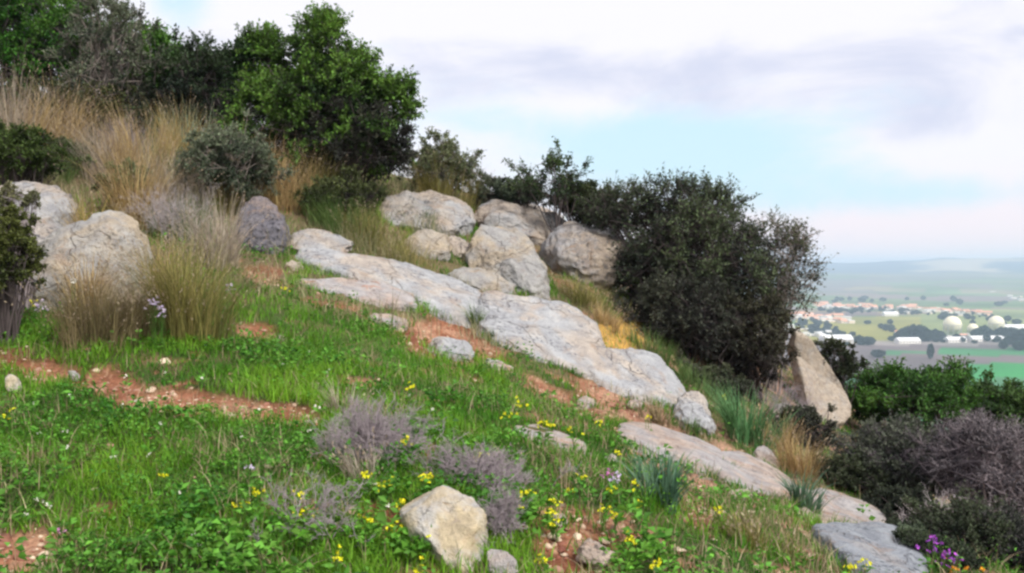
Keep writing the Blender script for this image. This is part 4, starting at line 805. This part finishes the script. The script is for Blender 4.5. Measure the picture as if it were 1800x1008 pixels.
place_houses(55, 1435, 1610, 539, 543, 3.2, l1, g1, [0, 1, 1]); place_houses(30, 1590, 1745, 541, 556, 2.2, l1, g1, [0, 1]); place_houses(36, 1440, 1745, 540, 556, 3, 'small white flat roofed house in the far village row', g1, [2, 3])
g2 = 'houses of the nearer settlement beside the thicket'; place_houses(40, 1385, 1495, 556, 566, 5, 'pale house in the nearer settlement beside the thicket', g2, [0, 1, 2, 3]); place_houses(26, 1385, 1470, 576, 598, 9, 'white flat roofed house in the nearer settlement beside the thicket', g2, [2, 3])
place_houses(12, 1560, 1760, 590, 594, 3, 'pale low house among the valley trees', 'low houses among the valley trees', [0, 1, 2, 3]); place_houses(10, 1700, 1800, 505, 528, 4, 'faint pale building on the far green rise', 'buildings on the far green rise', [2, 3])
for (u, v, w_, d_, h_, lb) in [(1596,604,30,14,4,'long white shed in front of the round dark valley trees'),(1740,600,55,14,3.5,'long low white greenhouse roof right of the storage spheres'),(1680,602,26,12,4,'low grey white shed below the storage spheres'),(1470,604,40,20,6,'white shed at the edge of the settlement'),(1565,556,30,16,5,'white hall on the green belt behind the trees'),(1790,583,50,18,6,'long pale shed at the right edge of the valley')]:
    house(on_valley(u, v), M_wallw, M_roofw, w_, d_, h_, .1, lb, None, False, 'shed', 'shed')
M_tank = simple('tank_paint', (0.85, 0.78, 0.58), .5, .04, .2); M_steel = simple('tank_steel', (0.5, 0.5, 0.5), .5, .1, 1)
def tank(u, v, r, label):
    loc = on_valley(u, v); t = thing('storage_sphere', label, 'storage tank', (0, 0, 0)); n, m = 40, 22
    ph = np.linspace(0, math.pi, m); th = np.linspace(0, 2*math.pi, n, endpoint=False); V = np.array([(r*math.sin(p)*math.cos(a), r*math.sin(p)*math.sin(a), r*math.cos(p)+r*1.12) for p in ph for a in th])
    i = np.arange(m-1)[:, None]*n; j = np.arange(n)[None, :]; q = np.stack(np.broadcast_arrays(i+j, i+n+j, i+n+(j+1) % n, i+(j+1) % n), -1).reshape(-1, 4)
    obj('shell', V, [q], M_tank, t)
    for k in range(10):
        a = k*math.pi/5; c, s = math.cos(a)*r*.97, math.sin(a)*r*.97; Q = np.array([[(c, s, -2), (c, s, r*1.1)]]); V, Fq, _ = tubes(Q, np.array([[r*.035]*2]), 8); obj('leg', V, Fq, M_steel, t)
    ring = np.array([[(math.cos(a)*r*1.03, math.sin(a)*r*1.03, r*1.12) for a in np.linspace(0, 2*math.pi, 33)]]); V, Fq, _ = tubes(ring, np.full((1, 33), r*.03), 6); obj('walkway', V, Fq, M_steel, t)
    t.location = tuple(map(float, loc))
tank(1675, 588, 13, 'big cream storage sphere in the valley, left of the pair'); tank(1752, 584, 12, 'big cream storage sphere in the valley, right of the pair'); tank(1711, 589, 8.0, 'smaller cream tank between the two big storage spheres')
def far_tree(kind):
    rng2 = np.random.RandomState(kind+60); t = thing('valley_tree', 'dark blue green tree in the valley', 'tree', (0, 0, 0), 'trees of the valley')
    hh, rx = [(9, 5), (7, 6.5), (13, 2.4)][kind]; n = 1500; d = nrm(rng2.normal(size=(n, 3))); rad = (1+.3*pn(d*2+kind))*rng2.uniform(.5, 1, n)**.5
    pos = np.array([0, 0, hh*.58])+d*np.array([rx, rx, hh*.45])*rad[:, None]; L = rng2.uniform(.8, 1.6, n)
    V, Fc, A = leaves(pos, nrm(d+rng2.normal(size=(n, 3))*.6), L, L*.7, rng2, np.clip(.4+.5*pn(pos*.4), 0, 1)); obj('crown', V, Fc, M_far, t, attrs={'tint': A})
    V, Fq, _ = tubes(np.array([[(0, 0, -1), (0, .1, hh*.3), (0, 0, hh*.6)]]), np.array([[.5, .4, .2]]), 6); obj('trunk', V, Fq, M_bark, t); return t
M_far = leafmat('valley_tree_leaf', (0.02, 0.04, 0.04), (0.055, 0.09, 0.065), .2)
TP = [far_tree(0), far_tree(1), far_tree(2)]; spots = []
def trees(n, u0, u1, va, vb, jit, s0, s1, label, kinds=(0, 1)):
    for i in range(n):
        u = rng.uniform(u0, u1); v = va+(vb-va)*(u-u0)/(u1-u0)+rng.uniform(-jit, jit); spots.append((u, v, rng.uniform(s0, s1), label, rng.choice(kinds)))
trees(9, 1590, 1622, 596, 596, 1.5, 1.6, 2.1, 'tree of the round dark clump left of the storage spheres'); trees(6, 1632, 1660, 592, 594, 2, .9, 1.3, 'tree between the dark clump and the storage spheres')
trees(14, 1716, 1740, 594, 596, 2, 1.0, 1.8, 'dark tree between the two storage spheres'); trees(14, 1760, 1815, 596, 602, 3, 1.2, 2.0, 'dark tree right of the storage spheres'); trees(5, 1760, 1800, 612, 616, 2, .8, 1.2, 'tree at the field edge on the right')
trees(16, 1440, 1600, 548, 552, 3, .8, 1.3, 'tree in front of the far village row'); trees(8, 1496, 1530, 604, 607, 2, .8, 1.3, 'tree at the dark field edge near the settlement'); trees(14, 1400, 1480, 570, 590, 10, .7, 1.1, 'tree among the houses of the settlement')
trees(70, 1436, 1745, 543, 557, 4, .4, .9, 'small tree among the houses of the far village row'); trees(40, 1390, 1500, 560, 600, 14, .5, .9, 'small tree in the nearer settlement'); trees(30, 1560, 1800, 596, 604, 4, .5, 1.0, 'small tree of the dark belt along the sheds')
trees(1, 1544, 1545, 628, 629, 0, 1.1, 1.1, 'lone dark tree in the purple brown field', (1,)); trees(9, 1520, 1600, 570, 582, 7, .7, 1.1, 'small tree on the yellow green field'); trees(18, 1450, 1800, 530, 536, 5, 1, 1.7, 'tree on the far green belt'); trees(16, 1620, 1800, 556, 574, 7, .7, 1.2, 'small tree on the field behind the storage spheres')
for i, (u, v, s, lb, k) in enumerate(spots):
    loc = on_valley(u, v)
    if i < 2:
        TP[i].location = tuple(loc); TP[i].scale = (s,)*3; TP[i]['label'] = lb
    else: copy_tree(TP[k], loc, rng.uniform(0, 6), s, lb)
u = 1637; loc = on_valley(u, 632); TP[2].location = tuple(loc); TP[2].scale = (1.2,)*3; TP[2]['label'] = 'narrow cypress like tree standing alone behind the green bush'

# ------------------------------------------------------------------ haze
V, Fq = boxv(-11500, 11500, -11500, 11500, -112, HTOP); m, t = newmat('haze'); pv = t.add('ShaderNodeVolumePrincipled', {'Color': (0.64, 0.81, 1.0), 'Density': 2.2e-4, 'Anisotropy': -0.1})
t.l.new(pv.outputs[0], t.add('ShaderNodeOutputMaterial').inputs['Volume'])
hz = obj('haze', V, [Fq], m, smooth=False); tag(hz, 'pale blue air between the hillside and the far hills', 'haze', kind='stuff')
